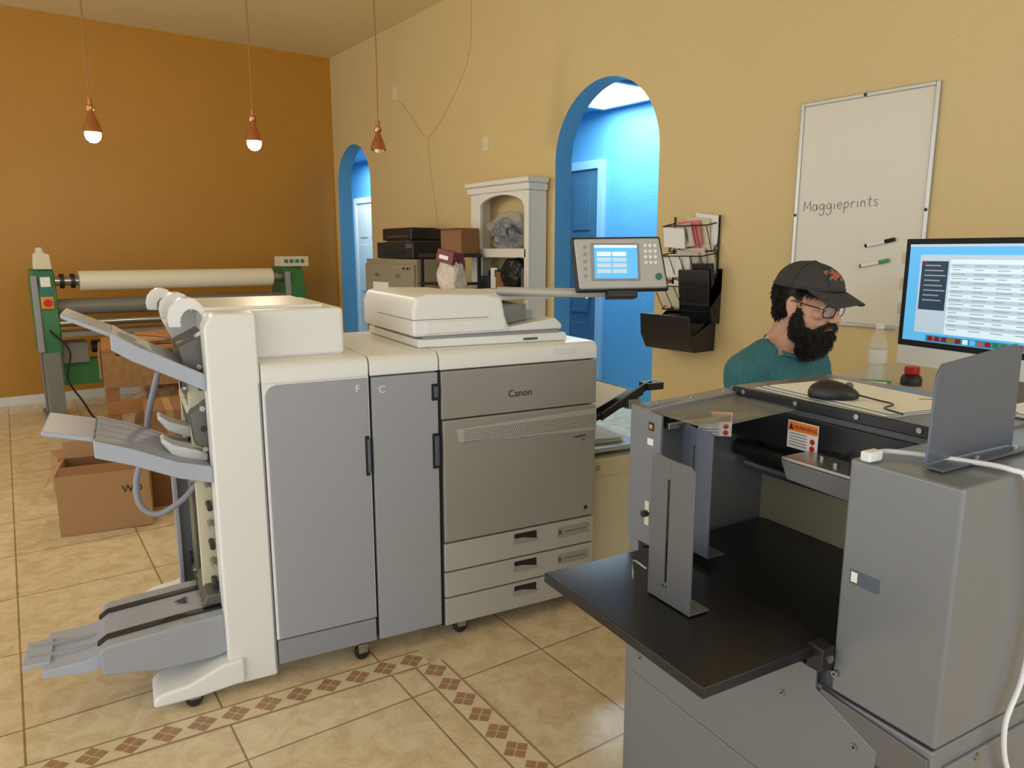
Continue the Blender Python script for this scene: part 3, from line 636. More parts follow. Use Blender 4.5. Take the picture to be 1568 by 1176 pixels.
# ---------------------------------------------------------------- man
MR=R(-92)
MA=group('seated_man',(2.138,1.365,0),MR)
U=0.055
bm=bmesh.new()
add_ell(bm,(0,0,0.60),(0.13,0.175,0.11)); add_ell(bm,(0.01,0,0.74),(0.125,0.16,0.18)); add_ell(bm,(0.0,0,0.90+U),(0.12,0.175,0.17))
add_ell(bm,(0.03,0,0.93+U),(0.10,0.15,0.11)); add_ell(bm,(-0.03,0,1.02+U),(0.085,0.13,0.075))
for s in (-1,1):
    add_cap(bm,(-0.005,s*0.035,1.085+U),(-0.015,s*0.165,1.015+U),0.048,0.060)
    add_cap(bm,(-0.01,s*0.178,1.008+U),(0.05,s*0.225,0.78),0.060,0.045)
    add_cap(bm,(0.05,s*0.225,0.78),(0.27,s*0.15,0.70),0.042,0.028)
    add_cap(bm,(0.0,s*0.09,0.585),(0.43,s*0.12,0.585),0.088,0.062)
    add_cap(bm,(0.43,s*0.12,0.58),(0.39,s*0.12,0.12),0.058,0.038)
add_cap(bm,(0.0,0,1.06+U),(0.045,0,1.20),0.058,0.052)
def bodymat(c):
    if c.z>1.142-0.45*(c.x-0.01) and abs(c.y)<0.085: return 1
    if abs(c.y)>0.17 and c.z<0.86 and c.z>0.66: return 1
    if c.x>0.17 and c.z>0.64: return 1
    if c.z<0.62 or (c.x>0.14 and c.z<0.68): return 2
    return 0
def bdisp(co,nr):
    k=0.006*noise.noise(co*12)+0.004*abs(noise.noise(Vector((co.x*24,co.y*9,co.z*22))))
    return nr*((k+0.006) if bodymat(co)==0 else 0.001*noise.noise(co*14))
remesh(bm,'body',[M['tee'],M['skin'],M['jean']],MA,0.010,smooth=6,matfn=bodymat,disp=bdisp)
tube('collar',[(0.012+0.066*math.cos(a),0.066*math.sin(a),1.146-0.030*math.cos(a)) for a in [2*math.pi*i/20 for i in range(21)]],0.006,M['tee'],MA,n=3)
for s in (-1,1):
    bm=bmesh.new()
    add_cap(bm,(0.24,s*0.16,0.708),(0.285,s*0.145,0.692),0.028,0.024)
    add_ell(bm,(0.33,s*0.135,0.683),(0.048,0.04,0.016))
    for k in range(4):
        y=s*(0.135+(k-1.5)*0.020*(-1)); L=[0.066,0.078,0.072,0.055][k]
        a=Vector((0.365,y,0.684)); b=a+Vector((L*0.45,0.0,-0.001)); c=b+Vector((L*0.3,0,-0.012)); d=c+Vector((L*0.22,0,-0.014))
        add_cap(bm,a,b,0.0095,0.009,10); add_cap(bm,b,c,0.009,0.0082,10); add_cap(bm,c,d,0.0082,0.007,10)
    a=Vector((0.315,s*0.105,0.682)); b=a+Vector((0.03,-s*0.028,-0.004)); c=b+Vector((0.03,-s*0.01,-0.006))
    add_cap(bm,a,b,0.012,0.0105,10); add_cap(bm,b,c,0.0105,0.008,10)
    remesh(bm,'hand_%s'%('left' if s>0 else 'right'),M['skin'],MA,0.0035,smooth=3)
    bm=bmesh.new()
    add_cap(bm,(0.37,s*0.12,0.055),(0.52,s*0.125,0.045),0.045,0.04); add_cap(bm,(0.38,s*0.12,0.10),(0.39,s*0.12,0.06),0.045,0.045)
    for v in bm.verts: v.co.z=max(v.co.z,0.012)
    remesh(bm,'shoe_%s'%('left' if s>0 else 'right'),M['dark'],MA,0.008,smooth=3)
HE=bpy.data.objects.new('head_pivot',None); link(HE,MA); HE.location=(0.078,0,1.290); HE.rotation_euler=(0,R(12),R(2))
bm=bmesh.new()
add_ell(bm,(-0.012,0,0.035),(0.096,0.076,0.085),28)
add_ell(bm,(0.028,0,-0.025),(0.060,0.060,0.088),28)
add_ell(bm,(0.022,0,-0.065),(0.058,0.055,0.045),24)
add_ell(bm,(0.055,0,-0.098),(0.028,0.03,0.022))
add_cap(bm,(0.086,0,0.012),(0.112,0,-0.026),0.008,0.0115,14)
for s in (-1,1):
    add_ell(bm,(0.1,s*0.0125,-0.03),(0.012,0.008,0.008))
    add_ell(bm,(0.060,s*0.036,-0.018),(0.026,0.022,0.018))
    add_ell(bm,(0.0775,s*0.031,0.0135),(0.012,0.017,0.0080))
    add_ell(bm,(0.0755,s*0.031,-0.0085),(0.011,0.015,0.0055))
    add_ell(bm,(-0.005,s*0.077,-0.008),(0.017,0.0075,0.031),20,Euler((0,R(-12),s*R(-18))))
    add_ell(bm,(-0.002,s*0.077,-0.034),(0.009,0.006,0.010))
add_ell(bm,(0.078,0,0.028),(0.016,0.048,0.010))
add_ell(bm,(0.082,0,-0.055),(0.016,0.028,0.016))
add_cap(bm,(-0.02,0,-0.05),(-0.055,0,-0.150),0.054,0.052,20)
head=remesh(bm,'head',M['skin'],HE,0.0030,smooth=3)
for s in (-1,1):
    for nm,c,r,mm in (('eyeball',(0.0730,s*0.031,0.0025),0.0116,M['eyew']),('iris',(0.0803,s*0.031,-0.0010),0.0057,M['iris'])):
        bm=bmesh.new(); bmesh.ops.create_uvsphere(bm,u_segments=20,v_segments=14,radius=r,matrix=Matrix.Translation(c)); finish(bm,'%s_%d'%(nm,s),mm,HE,angle=80)
    tube('eyebrow_%d'%s,[(0.091,s*0.012,0.027),(0.092,s*0.03,0.033),(0.083,s*0.05,0.028)],0.0038,M['hair'],HE)
bm=bmesh.new()
add_ell(bm,(0.094,0,-0.0515),(0.008,0.02,0.0042)); add_ell(bm,(0.093,0,-0.0595),(0.009,0.018,0.005))
remesh(bm,'lips',M['lip'],HE,0.0018,smooth=2)
bm=bmesh.new()
add_ell(bm,(0.058,0,-0.112),(0.046,0.047,0.046)); add_ell(bm,(0.045,0,-0.134),(0.036,0.040,0.036))
add_ell(bm,(0.075,0,-0.080),(0.026,0.036,0.015))
for s in (-1,1):
    add_cap(bm,(0.012,s*0.062,-0.022),(0.025,s*0.056,-0.08),0.011,0.023)
    add_cap(bm,(0.025,s*0.052,-0.08),(0.062,s*0.034,-0.10),0.025,0.030)
    add_cap(bm,(0.098,s*0.004,-0.0425),(0.086,s*0.034,-0.058),0.0066,0.0066)
    add_cap(bm,(0.086,s*0.034,-0.058),(0.076,s*0.034,-0.085),0.009,0.015)
beard=remesh(bm,'beard',M['hair'],HE,0.0035,smooth=2,disp=lambda co,n:n*0.005*noise.noise(co*80))
strands('beard_strands',beard,lambda c:True,9000,0.016,M['hair'],HE,lambda q,n:n*0.6+Vector((0.1,0,-0.9)),w=0.0006)
bm=bmesh.new()
add_ell(bm,(-0.02,0,0.028),(0.096,0.081,0.084),28); add_ell(bm,(-0.05,0,-0.030),(0.048,0.062,0.048))
hair=remesh(bm,'hair',M['hair'],HE,0.005,smooth=3,disp=lambda co,n:n*0.003*noise.noise(co*70))
me=hair.data; bm=bmesh.new(); bm.from_mesh(me)
dl=[f for f in bm.faces if (f.calc_center_median().x>0.005 and f.calc_center_median().z<0.05 and not (abs(f.calc_center_median().y)>0.06 and f.calc_center_median().x<0.022 and f.calc_center_median().z>-0.02)) or (f.calc_center_median().x>0.05) or (abs(f.calc_center_median().y)>0.064 and -0.03<f.calc_center_median().x<0.02 and f.calc_center_median().z<0.012)]
bmesh.ops.delete(bm,geom=dl,context='FACES'); bm.to_mesh(me); bm.free()
strands('hair_strands',hair,lambda c:c.z<0.05 and c.x<-0.02,3200,0.020,M['hair'],HE,lambda q,n:n*0.12+Vector((0.05,0,-1)))
strands('fringe_strands',head,lambda c:c.z>0.035 and c.z<0.062 and c.x>0.0,1500,0.022,M['hair'],HE,lambda q,n:n*0.3+Vector((0.1,0.4 if q.y>0 else -0.4,-0.8)))
bm=bmesh.new(); bmesh.ops.create_uvsphere(bm,u_segments=48,v_segments=32,radius=1)
for v in list(bm.verts):
    if v.co.z<-0.02: bm.verts.remove(v)
for v in bm.verts:
    x,y,z=v.co
    v.co=Vector((-0.010+x*0.108,y*0.089,0.048+z*0.080+0.012*x*max(0,1-z)))
o=finish(bm,'cap_crown',M['cap'],HE,angle=80); sd=o.modifiers.new('s','SOLIDIFY'); sd.thickness=0.003
for k in range(6):
    a=math.pi*k/3+0.5
    tube('cap_seam_%d'%k,[(-0.010+0.1085*math.cos(e)*math.cos(a),0.0895*math.cos(e)*math.sin(a),0.0485+0.0805*math.sin(e)+0.012*math.cos(e)*math.cos(a)*(1-math.sin(e))) for e in [R(x) for x in (5,25,45,65,88)]],0.001,M['gap'],HE,n=4,seg=6)
bm=bmesh.new(); rows=[]
for i in range(9):
    t=i/8.0; row=[]
    for j in range(17):
        a=R(-72+144*j/16)
        inner=Vector((-0.010+0.107*math.cos(a),0.088*math.sin(a),0.056))
        outer=Vector((0.080+0.088*max(0,math.cos(a))**0.6,0.080*math.sin(a),0.044))
        p=inner.lerp(outer,t); yy=math.sin(a); p.z-=0.022*yy*yy*t+0.004*t*t
        row.append(bm.verts.new(p))
    rows.append(row)
for a,b in zip(rows,rows[1:]):
    for j in range(16): bm.faces.new([a[j],a[j+1],b[j+1],b[j]])
o=finish(bm,'cap_brim',M['cap'],HE,angle=80); sd=o.modifiers.new('s','SOLIDIFY'); sd.thickness=0.004; sd.offset=0
lathe('cap_button',[(0,0),(.007,0),(.006,.004),(0,.006)],M['cap'],HE,loc=(-0.01,0,0.127))
tube('cap_band',[(-0.010+0.1095*math.cos(a),0.0905*math.sin(a),0.052+0.011*math.cos(a)) for a in [2*math.pi*i/24 for i in range(25)]],0.003,M['cap'],HE,n=3)
bm=bmesh.new(); bm2=bmesh.new()
for i in range(60):
    a=random.uniform(R(-38),R(38)); e=random.uniform(R(30),R(56)); tgt=bm if i%3 else bm2
    c=Vector((-0.010+0.1090*math.cos(e)*math.cos(a),0.0900*math.cos(e)*math.sin(a),0.048+0.0810*math.sin(e)+0.012*math.cos(e)*math.cos(a)*(1-math.sin(e))))
    add_ell(tgt,c,(random.uniform(.003,.006),random.uniform(.003,.006),0.0016),10,Euler((0,math.pi/2-e,a)))
finish(bm,'cap_embroidery_a',M['caporange'],HE,angle=80); finish(bm2,'cap_embroidery_b',M['capteal'],HE,angle=80)
for s in (-1,1):
    pts=[]
    for i in range(25):
        a=2*math.pi*i/24
        cx=math.copysign(abs(math.cos(a))**0.7,math.cos(a)); sz=math.copysign(abs(math.sin(a))**0.75,math.sin(a))
        pts.append((0.104-0.012*abs(0.034+0.025*cx*s)/0.06,s*0.034+0.026*cx,-0.002+0.018*sz))
    tube('glasses_rim_%d'%s,pts,0.0018,M['gap'],HE,n=2)
    prism('glasses_lens_%d'%s,[(p[1],p[2]) for p in pts[:-1]],'x',0.0965,0.0975,M['lens'],HE,bevel=0)
    tube('glasses_temple_%d'%s,[(0.092,s*0.06,0.006),(0.05,s*0.074,0.008),(0.0,s*0.082,0.010),(-0.012,s*0.083,0.0),(-0.018,s*0.083,-0.012)],0.0018,M['gap'],HE,n=4)
tube('glasses_bridge',[(0.1025,-0.009,0.003),(0.106,0,0.006),(0.1025,0.009,0.003)],0.0015,M['gap'],HE)
C=group('office_chair',(2.138,1.365,0),MR)
box('seat',-0.2,0.27,-0.23,0.23,0.43,0.498,M['dark'],C,bevel=0.025,seg=4)
prism('backrest',[(-0.20,0.56),(-0.215,0.72),(-0.225,0.84),(-0.26,0.84),(-0.255,0.72),(-0.24,0.55)],'y',-0.19,0.19,M['dark'],C,bevel=0.012,seg=3)
tube('back_bar',[(-0.1,0,0.43),(-0.24,0,0.44),(-0.265,0,0.52),(-0.25,0,0.64)],0.016,M['dark'],C)
cyl('post',(0,0,0.08),(0,0,0.43),0.025,M['mech'],C)
for i in range(5):
    a=2*math.pi*i/5+0.3
    tube('base_arm_%d'%i,[(0,0,0.10),(0.16*math.cos(a),0.16*math.sin(a),0.085),(0.28*math.cos(a),0.28*math.sin(a),0.065)],0.016,M['dark'],C)
    c=Vector((0.28*math.cos(a),0.28*math.sin(a),0.027)); t=Vector((-math.sin(a),math.cos(a),0))*0.02
    cyl('base_caster_%d'%i,c-t,c+t,0.026,M['dark'],C,seg=16)

# ---------------------------------------------------------------- wall items
WB=group('whiteboard',(XW,1.965,1.07))
w=0.345; h=1.14
box('surface',-0.012,-0.002,-w+0.01,w-0.01,0.01,h-0.01,M['board'],WB,bevel=0)
for n_,a in (('frame_l',(-w,-w+0.02,0,h)),('frame_r',(w-0.02,w,0,h)),('frame_b',(-w+.02,w-.02,0,0.02)),('frame_t',(-w+.02,w-.02,h-0.02,h))):
    box(n_,-0.022,0,a[0],a[1],a[2],a[3],M['alu'],WB,bevel=0.004)
for i,(y,z) in enumerate([(0,h-0.01),(w-0.01,0.57),(-w+0.01,0.57)]): cyl('screw_%d'%i,(-0.022,y,z),(-0.025,y,z),0.008,M['dark'],WB,seg=12)
LET={'M':(0.9,[[(0,0),(.05,1),(.4,.3),(.75,1),(.85,0)]]),
 'a':(.7,[[(.55,.5),(.25,.6),(.02,.3),(.2,0),(.5,.15),(.55,.55),(.6,0)]]),
 'g':(.7,[[(.55,.5),(.25,.6),(.02,.3),(.2,.05),(.5,.2),(.55,.55),(.55,-.3),(.25,-.55),(0,-.35)]]),
 'i':(.28,[[(.1,.55),(.1,0)],[(.1,.8),(.12,.84)]]),
 'e':(.62,[[(.05,.3),(.5,.33),(.4,.58),(.12,.5),(.05,.2),(.25,0),(.5,.1)]]),
 'p':(.68,[[(.08,.55),(.05,-.5)],[(.08,.45),(.35,.6),(.55,.35),(.3,.02),(.07,.1)]]),
 'r':(.5,[[(.06,.55),(.06,0)],[(.06,.35),(.25,.58),(.42,.52)]]),
 'n':(.65,[[(.06,.55),(.06,0)],[(.06,.35),(.3,.58),(.48,.4),(.5,0)]]),
 't':(.5,[[(.22,.95),(.22,.1),(.42,.02)],[(0,.62),(.45,.64)]]),
 's':(.55,[[(.45,.52),(.2,.6),(.08,.42),(.4,.22),(.3,.0),(.02,.06)]])}
cx=0.0; sc=0.047; k=0
for ch in 'Maggieprints':
    wd,st=LET[ch]
    for s_ in st:
        pts=[(-0.0135,0.292-(cx+p[0]*sc),0.588+0.03*cx+p[1]*sc*1.1) for p in s_]
        tube('writing_%d'%k,pts,0.0013,M['ink'],WB,seg=5,n=4,smoothpath=len(pts)>2 and ch!='M'); k+=1
    cx+=(wd+0.13)*sc
for i,(y,z,cap) in enumerate([(-0.14,0.42,'gap'),(-0.12,0.32,'markg')]):
    a=Vector((-0.024,y+0.065,z-0.012)); b=Vector((-0.024,y-0.02,z+0.006)); c=Vector((-0.024,y-0.065,z+0.016))
    cyl('marker_%d_body'%i,a,b,0.009,M['paper'],WB,seg=14); cyl('marker_%d_cap'%i,b,c,0.0095,M[cap],WB,seg=14); cyl('marker_%d_tail'%i,a+Vector((0,.012,-.0025)),a,0.009,M[cap],WB,seg=14)
def plate(name,y,z):
    g=group(name,(XW,y,z))
    box('plate',-0.008,0,-0.04,0.04,-0.06,0.06,M['cream'],g,bevel=0.003)
    box('rocker',-0.013,-0.006,-0.016,0.016,-0.032,0.032,M['cream'],g,bevel=0.003)
plate('light_switch',5.22,2.33); plate('light_switch',6.78,2.98)
tube('wall_wire',[(XW-0.006,5.42,3.58),(XW-0.006,5.45,3.1),(XW-0.006,5.75,2.75),(XW-0.006,6.15,2.5),(XW-0.006,6.45,2.72),(XW-0.006,6.72,2.92)],0.003,M['yellow'])
tube('wall_cable',[(XW-0.006,6.15,2.49),(XW-0.006,6.12,2.2),(XW-0.006,6.05,1.9),(XW-0.006,5.98,1.6)],0.003,M['yellow'])
K=group('wall_magazine_rack',(XW,2.97,0))
for k,(z,dx) in enumerate([(1.50,0.12),(1.32,0.16),(1.14,0.20)]):
    tube('hoop_%d'%k,[(-0.01,0.17,z+0.12),(-dx,0.17,z+0.10),(-dx,-0.17,z+0.10),(-0.01,-0.17,z+0.12)],0.004,M['gap'],K,smoothpath=False)
    tube('hoop_low_%d'%k,[(-0.01,0.17,z),(-dx*0.5,0.17,z-0.05),(-dx*0.5,-0.17,z-0.05),(-0.01,-0.17,z)],0.004,M['gap'],K,smoothpath=False)
    for j in range(5):
        y=-0.16+j*0.08
        tube('wire_%d_%d'%(k,j),[(-dx,y,z+0.10),(-dx*0.5,y,z-0.05),(-0.01,y,z-0.05)],0.0025,M['gap'],K,smoothpath=False)
    for j in range(5):
        y=-0.10+j*0.045+0.01*k; mm=[M['paper'],M['cream'],M['pink'] if k==0 else M['bagw'],M['bagw'],M['paper']][(j+k)%5]
        box('leaflet_%d_%d'%(k,j),-0.02-0.02*j-0.01,-0.02-0.02*j,y-0.07,y+0.09,z-0.03,z+0.17-0.02*j,mm,K,bevel=0,rot=(R(random.uniform(-8,8)),R(-12),0))
for j in (-1,1): tube('rail_%d'%j,[(-0.01,j*0.17,1.08),(-0.01,j*0.17,1.66)],0.005,M['gap'],K,smoothpath=False)
for k,(z,x1) in enumerate([(1.02,-0.10),(0.85,-0.22)]):
    y0,yy=(-0.20,0.03) if k==0 else (-0.17,0.22)
    prism('pocket_%d'%k,[(0,z),(x1+0.03,z),(x1-0.02,z+0.09+0.1*(k==0)),(x1-0.03,z+0.22+0.1*(k==0)),(x1-0.02,z+0.22+0.1*(k==0)),(x1,z+0.1),(0,z+0.2),(0,z+0.33-0.1*k)],'y',y0,yy,M['mblack'],K,bevel=0.006)
box('dark_folder',-0.09,-0.06,-0.20,-0.06,1.05,1.38,M['mblack'],K,bevel=0.004,rot=(0,R(-8),0))
# ---------------------------------------------------------------- white shelf unit (shallow, against wall)
S=group('white_shelf_unit',(3.476,4.78,0))
DP=0.165; HW=0.385
box('side_panel_right',0,DP,-HW,-HW+0.03,0,1.90,M['whitepaint'],S,bevel=0.006)
box('face_stile_right',-0.012,0.02,-HW,-HW+0.055,0,1.90,M['whitepaint'],S,bevel=0.006)
box('side_panel_left',0,DP,HW-0.03,HW,0,1.90,M['whitepaint'],S,bevel=0.006)
box('face_stile_left',-0.012,0.02,HW-0.13,HW,0,1.90,M['whitepaint'],S,bevel=0.006)
pts=[]
for i in range(17):
    t=i/16; pts.append((-HW+0.05+(2*HW-0.17)*t,1.78+0.10*math.sin(math.pi*t)**0.45))
pts+=[(HW-0.12,1.93),(-HW+0.05,1.93)]
prism('top_arch',pts,'x',-0.012,0.02,M['whitepaint'],S,bevel=0.003)
box('cornice',-0.03,DP,-HW-0.02,HW+0.03,1.90,1.955,M['whitepaint'],S,bevel=0.012,seg=3)
box('top_board',-0.045,DP,-HW-0.03,HW+0.045,1.955,1.995,M['whitepaint'],S,bevel=0.012,seg=3)
for i,z in enumerate((0.25,0.75,1.15,1.47)): box('shelf_%d'%i,-0.012,DP,-HW+0.03,HW-0.03,z-(0.07 if i==3 else 0.03),z,M['whitepaint'],S,bevel=0.004)
def blob(name,c,r,m,amp=0.25,fr=6,parent=None,seed=0,sub=5,crease=0.10):
    bm=bmesh.new(); bmesh.ops.create_icosphere(bm,subdivisions=sub,radius=1)
    for v in bm.verts:
        d=1+amp*noise.noise(v.co*fr*0.25+Vector((seed,0,0)))-crease*abs(noise.noise(v.co*fr*0.6+Vector((0,seed,0))))*2-crease*0.5*abs(noise.noise(v.co*fr*1.4+Vector((0,0,seed))))
        v.co=Vector((v.co.x*r[0]*d,v.co.y*r[1]*d,max(v.co.z*d,-0.85)*r[2]))
    return finish(bm,name,m,parent,loc=c,angle=60)
BG=group('cable_bag',(3.53,4.70,1.471))
blob('bag_film',(-0.02,0,0.128),(0.10,0.24,0.15),M['bag'],0.3,7,BG,3)
for i in range(22):
    c=Vector((random.uniform(-.05,.0),random.uniform(-.15,.11),0.07+random.random()*0.10)); r=random.uniform(.045,.075); t=Euler((random.uniform(-1,1),random.uniform(0.4,1.4),0)).to_matrix()
    tube('coil_%d'%i,[c+t@Vector((r*math.cos(a),r*math.sin(a),0)) for a in [2*math.pi*k/12 for k in range(13)]],0.009,random.choice([M['cableb'],M['cableb'],M['gap'],M['mech']]),BG,n=3)
g=group('side_cart',(3.24,5.12,0))
box('cart_top',-0.19,0.19,-0.17,0.2,1.40,1.43,M['mblack'],g)
for i,(x,y) in enumerate([(-.17,-.15),(.17,-.15),(-.17,.18),(.17,.18)]): box('cart_leg_%d'%i,x-.012,x+.012,y-.012,y+.012,0,1.40,M['mblack'],g)
box('cart_low',-0.19,0.19,-0.17,0.2,0.98,1.0,M['mblack'],g); box('cart_mid',-0.19,0.19,-0.17,0.2,1.18,1.2,M['mblack'],g)
g=group('cardboard_carton',(3.30,5.08,1.431),R(10))
box('carton',-0.1,0.1,-0.12,0.12,0,0.20,M['card2'],g,bevel=0.002); box('flap',-0.15,-0.1,-0.12,0.12,0.195,0.20,M['card'],g,bevel=0)
BW=group('plastic_shopping_bag',(2.92,4.62,0))
blob('bag',(0,0,1.26),(0.10,0.13,0.17),M['bagw'],0.3,6,BW,9); box('maroon_pack',-0.08,0.04,-0.10,0.06,1.36,1.45,M['maroon'],BW,rot=(0.2,0.1,0.3)); box('maroon_label',-0.082,-0.06,-0.07,0.02,1.39,1.42,M['sticker'],BW,rot=(0.2,0.1,0.3)); blob('bag_base',(0.02,0,0.53),(0.11,0.14,0.62),M['bagw'],0.15,5,BW,2)
DI=group('supply_clutter',(3.48,4.75,1.151))
for i in range(22):
    x=random.uniform(.02,.1); y=random.uniform(-.30,.28); s=random.uniform(.02,.045); hh=random.uniform(.08,.2)
    box('item_%d'%i,x-s,x+s,y-s,y+s,0.0,hh,random.choice([M['dark'],M['maroon'],M['mblack'],M['card2'],M['dark'],M['paper']]),DI,bevel=0.004,rot=(0,0,random.uniform(-1,1)))
blob('dark_sack',(0.05,-0.1,0.12),(0.08,0.16,0.13),M['dark'],0.3,6,DI,5)
# file cabinet
F=group('lateral_file_cabinet',(3.40,6.03,0))
box('carcass',-0.24,0.24,-0.48,0.48,0.03,1.38,M['creamcab'],F,bevel=0.004)
box('cabinet_base',-0.22,0.22,-0.46,0.46,0,0.03,M['dark'],F,bevel=0)
for i in range(4):
    z0=0.05+i*0.325
    box('drawer_%d'%i,-0.262,-0.24,-0.465,0.465,z0,z0+0.31,M['creamcab'],F,bevel=0.004)
    for y in (-0.2,0.2): box('pull_%d_%d'%(i,int(y*10)),-0.272,-0.26,y-0.05,y+0.05,z0+0.2,z0+0.225,M['steel'],F,bevel=0.003)
cyl('lock',(-0.262,-0.40,1.30),(-0.27,-0.40,1.30),0.014,M['steel'],F,seg=16)
box('paper_label',-0.266,-0.262,0.0,0.3,0.95,1.17,M['paper'],F,bevel=0)
for i,y in enumerate((-0.3,-0.37)): cyl('side_knob_%d'%i,(-0.263,y,1.3),(-0.273,y,1.3),0.01,M['dark'],F,seg=12)
V=group('desktop_printer',(3.40,5.98,1.385))
box('lower_body',-0.22,0.2,-0.34,0.34,0.0,0.145,M['dark'],V,bevel=0.01,seg=3); box('upper_body',-0.18,0.18,-0.24,0.30,0.16,0.27,M['mblack'],V,bevel=0.01,seg=3)
box('paper_slot',-0.226,-0.215,-0.2,0.2,0.03,0.07,M['gap'],V,bevel=0.002); box('mid_band',-0.16,0.16,-0.2,0.26,0.143,0.162,M['mech'],V,bevel=0); box('upper_slot',-0.186,-0.178,-0.18,0.2,0.19,0.2,M['mech'],V,bevel=0)
box('front_button_panel',-0.226,-0.218,-0.32,-0.22,0.09,0.13,M['mech'],V,bevel=0.002)

# ---------------------------------------------------------------- laminator
LA=group('wide_format_laminator',(0,7.4,0))
for nm,x0,x1 in (('left',0.50,0.66),('right',2.62,2.80)):
    prism('side_%s'%nm,[(-0.22,0.60),(-0.24,1.10),(-0.16,1.30),(0.20,1.30),(0.24,1.1),(0.22,0.60)],'x',x0,x1,M['green'],LA,bevel=0.01)
    box('side_face_%s'%nm,x0-0.012,x0+0.03,-0.245,-0.20,0.62,1.25,M['pgreyb'],LA)
    for v in (-0.18,0.16): box('leg_%s_%d'%(nm,int(v*100)),x0+0.02,x1-0.02,v-0.04,v+0.04,0,0.62,M['gframe'],LA)
    box('foot_%s'%nm,x0,x1,-0.32,0.32,0,0.05,M['gframe'],LA)
box('switch_panel',0.54,0.63,-0.262,-0.24,1.05,1.26,M['capteal'],LA); box('switch_plate',0.55,0.62,-0.268,-0.26,1.16,1.24,M['sticker'],LA)
cyl('stop_button',(0.585,-0.262,1.03),(0.585,-0.30,1.03),0.03,M['red'],LA,seg=20); box('stop_plate',0.54,0.63,-0.27,-0.245,0.98,1.08,M['amber'],LA)
prism('post_cap',[(0.52,1.30),(0.53,1.43),(0.55,1.44),(0.555,1.48),(0.59,1.48),(0.60,1.44),(0.64,1.42),(0.65,1.30)],'y',-0.2,-0.06,M['cream'],LA,bevel=0.008)
box('right_control_box',2.58,2.86,-0.2,0.0,1.30,1.40,M['cream'],LA,bevel=0.006)
for i in range(4): box('ctrl_btn_%d'%i,2.61+i*0.055,2.645+i*0.055,-0.208,-0.2,1.335,1.37,M['capteal'],LA,bevel=0.002)
cyl('film_roll',(0.84,-0.12,1.20),(2.50,-0.12,1.20),0.085,M['roll'],LA,seg=40,bevel=0.004)
cyl('roll_shaft',(0.62,-0.12,1.20),(2.66,-0.12,1.20),0.04,M['steel'],LA)
for x in (0.70,0.78): cyl('chuck_%d'%int(x*100),(x,-0.12,1.20),(x+0.03,-0.12,1.20),0.062,M['dark'],LA)
cyl('lower_roll',(0.66,-0.1,0.98),(2.62,-0.1,0.98),0.07,M['gframe'],LA,seg=32)
cyl('tension_roll',(0.66,-0.2,0.85),(2.62,-0.2,0.85),0.03,M['steel'],LA)
box('front_table',0.66,2.62,-0.30,-0.05,0.74,0.78,M['gframe'],LA)
box('cross_beam',0.66,2.62,-0.08,0.08,0.30,0.52,M['green'],LA,bevel=0.008)
cyl('rewind_roll',(0.9,0.0,0.62),(2.5,0.0,0.62),0.055,M['dark'],LA)
box('motor_box',0.66,0.86,-0.15,0.1,0.50,0.68,M['gframe'],LA,bevel=0.006)
tube('power_cord',[(0.58,-0.25,0.8),(0.70,-0.30,0.62),(0.66,-0.34,0.4),(0.75,-0.35,0.2),(0.85,-0.3,0.012),(1.0,-0.4,0.012)],0.008,M['gap'],LA)
WC=group('wooden_crate',(1.10,5.45,0),R(-8))
for i in range(5): box('top_plank_%d'%i,-0.38,0.38,-0.36+i*0.146,-0.36+i*0.146+0.13,0.83,0.855,M['wood'],WC,bevel=0.002,rot=(0,0,random.uniform(-.03,.03)))
for i,(x,y) in enumerate([(-.34,-.32),(.34,-.32),(-.34,.32),(.34,.32)]): box('post_%d'%i,x-.04,x+.04,y-.04,y+.04,0,0.83,M['wood'],WC,bevel=0.003)
box('front_board',-0.38,0.38,-0.38,-0.365,0.60,0.80,M['osb'],WC,bevel=0.002); box('side_board',-0.40,-0.385,-0.36,0.36,0.66,0.82,M['osb'],WC,bevel=0.002)
for k in range(3):
    z=0.10+k*0.17
    box('front_slat_%d'%k,-0.38,0.38,-0.38,-0.36,z,z+0.08,M['wood'],WC,bevel=0.002,rot=(0,R(random.uniform(-3,3)),0))
prism('brace',[(-0.34,0.12),(-0.28,0.12),(0.34,0.6),(0.28,0.62)],'y',-0.40,-0.382,M['wood'],WC,bevel=0.002)
box('crate_floor',-0.36,0.36,-0.34,0.34,0.10,0.12,M['wood'],WC)
blob('packing_paper',(0.0,0,0.36),(0.25,0.25,0.26),M['card'],0.3,6,WC,4)
for i in range(3): box('loose_board_%d'%i,-0.3+i*0.1,0.1+i*0.1,-0.3,0.1,0.858+i*0.02,0.875+i*0.02,[M['osb'],M['card'],M['wood']][i],WC,bevel=0.001,rot=(0,0,0.3*i))
CB=group('cardboard_box',(0.54,4.38,0),R(-12))
hw,hd,hh=0.215,0.19,0.32
box('base',-hw,hw,-hd,hd,0.001,0.006,M['card'],CB,bevel=0)
box('side_front',-hw,hw,-hd,-hd+0.005,0.001,hh,M['card'],CB,bevel=0); box('side_back',-hw,hw,hd-0.005,hd,0.001,hh,M['card2'],CB,bevel=0)
box('side_left',-hw,-hw+0.005,-hd,hd,0.001,hh,M['card'],CB,bevel=0); box('side_right',hw-0.005,hw,-hd,hd,0.001,hh,M['card'],CB,bevel=0)
prism('flap_left',[(-hw,hh),(-hw-0.05,hh-0.05),(-hw-0.054,hh-0.05),(-hw,hh+0.004)],'y',-hd,hd,M['card'],CB,bevel=0)
prism('flap_back',[(hd,hh),(hd+0.02,hh+0.09),(hd+0.024,hh+0.09),(hd+0.004,hh)],'x',-hw,hw,M['card'],CB,bevel=0)
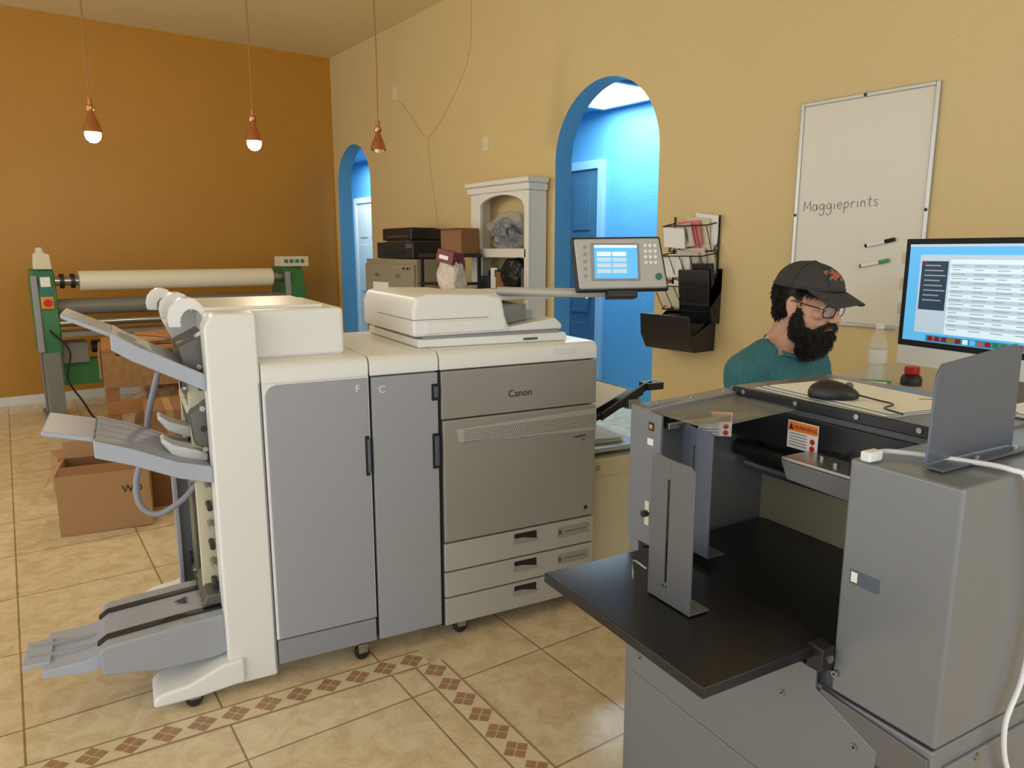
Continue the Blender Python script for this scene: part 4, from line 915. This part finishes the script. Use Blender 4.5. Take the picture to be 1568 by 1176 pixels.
prism('flap_front',[(-hd,hh),(-hd+0.13,hh+0.01),(-hd+0.13,hh+0.014),(-hd,hh+0.004)],'x',-hw+0.01,hw-0.01,M['card2'],CB,bevel=0)
text('box_print','WD',0.055,(0.08,-hd-0.001,0.20),(R(90),0,0),M['gap'],CB,ext=0.0003)
g=group('cardboard_box',(0.92,4.62,0),R(-8))
box('carton_body',-0.12,0.12,-0.2,0.2,0.0,0.56,M['card2'],g,bevel=0.003); box('tape_strip',-0.02,0.02,-0.201,0.201,0.2,0.563,M['card'],g,bevel=0)
g=group('cardboard_box',(0.50,5.00,0),R(5))
box('carton_body',-0.15,0.15,-0.12,0.12,0.0,0.26,M['card'],g,bevel=0.003); box('tape_strip',-0.025,0.025,-0.122,0.122,0.1,0.263,M['card2'],g,bevel=0)

# ---------------------------------------------------------------- pendants
def pendant(x,y,z,on):
    g=group('pendant_lamp',(x,y,z))
    tube('cord',[(0,0,0.14),(0.003,0,0.6),(-0.003,0,1.0),(0,0,H-z-0.02)],0.0045,M['cord'],g)
    lathe('canopy',[(0,0),(.055,0),(.05,-.02),(.01,-.03),(0,-.03)],M['copper'],g,loc=(0,0,H-z))
    lathe('socket_shade',[(0,.19),(.012,.188),(.014,.15),(.022,.145),(.024,.12),(.016,.11),(.022,.09),(.036,.06),(.048,.02),(.052,.0),(.048,.0),(.043,.02),(.031,.056),(.02,.08),(0,.082)],M['copper'],g)
    lathe('bulb',[(0,.06),(.015,.055),(.022,.03),(.040,.0),(.044,-.015),(.036,-.038),(.019,-.053),(0,-.057)] if on else [(0,.06),(.015,.055),(.020,.03),(.028,.01),(.026,-.005),(.012,-.016),(0,-.018)],M['bulb'] if on else M['bulboff'],g)
    if on:
        l=bpy.data.lights.new('bulb_light','POINT'); l.energy=16; l.color=(1,0.84,0.62); l.shadow_soft_size=0.04
        lo=bpy.data.objects.new('bulb_light',l); link(lo,g); lo.location=(0,0,-0.10)
pendant(0.72,4.96,2.12,True); pendant(1.57,4.74,2.12,True); pendant(2.34,4.58,2.11,False)

# ---------------------------------------------------------------- lights / world / camera
def area(name,loc,rot,sx,sy,e,col=(1,1,1)):
    l=bpy.data.lights.new(name,'AREA'); l.shape='RECTANGLE'; l.size=sx; l.size_y=sy; l.energy=e; l.color=col
    o=bpy.data.objects.new(name,l); link(o); o.location=loc; o.rotation_euler=rot; return o
area('hallway_skylight_lamp',(4.45,4.7,2.70),(0,0,0),0.7,0.8,34,(0.75,0.92,1.0))
area('hallway_far_lamp',(4.4,9.8,2.70),(0,0,0),0.7,0.8,34,(0.8,0.95,1.0))
w=bpy.data.worlds.new('daylight'); scn.world=w; w.use_nodes=True
bg=w.node_tree.nodes['Background']; bg.inputs['Color'].default_value=(0.90,0.96,1.0,1); bg.inputs['Strength'].default_value=1.8
cam=bpy.data.cameras.new('camera'); co=bpy.data.objects.new('camera',cam); link(co)
co.location=(0,0,1.45); co.rotation_euler=(R(90-10.3),0,R(-37)); cam.lens=25.71; cam.sensor_width=36; cam.clip_start=0.05
scn.camera=co
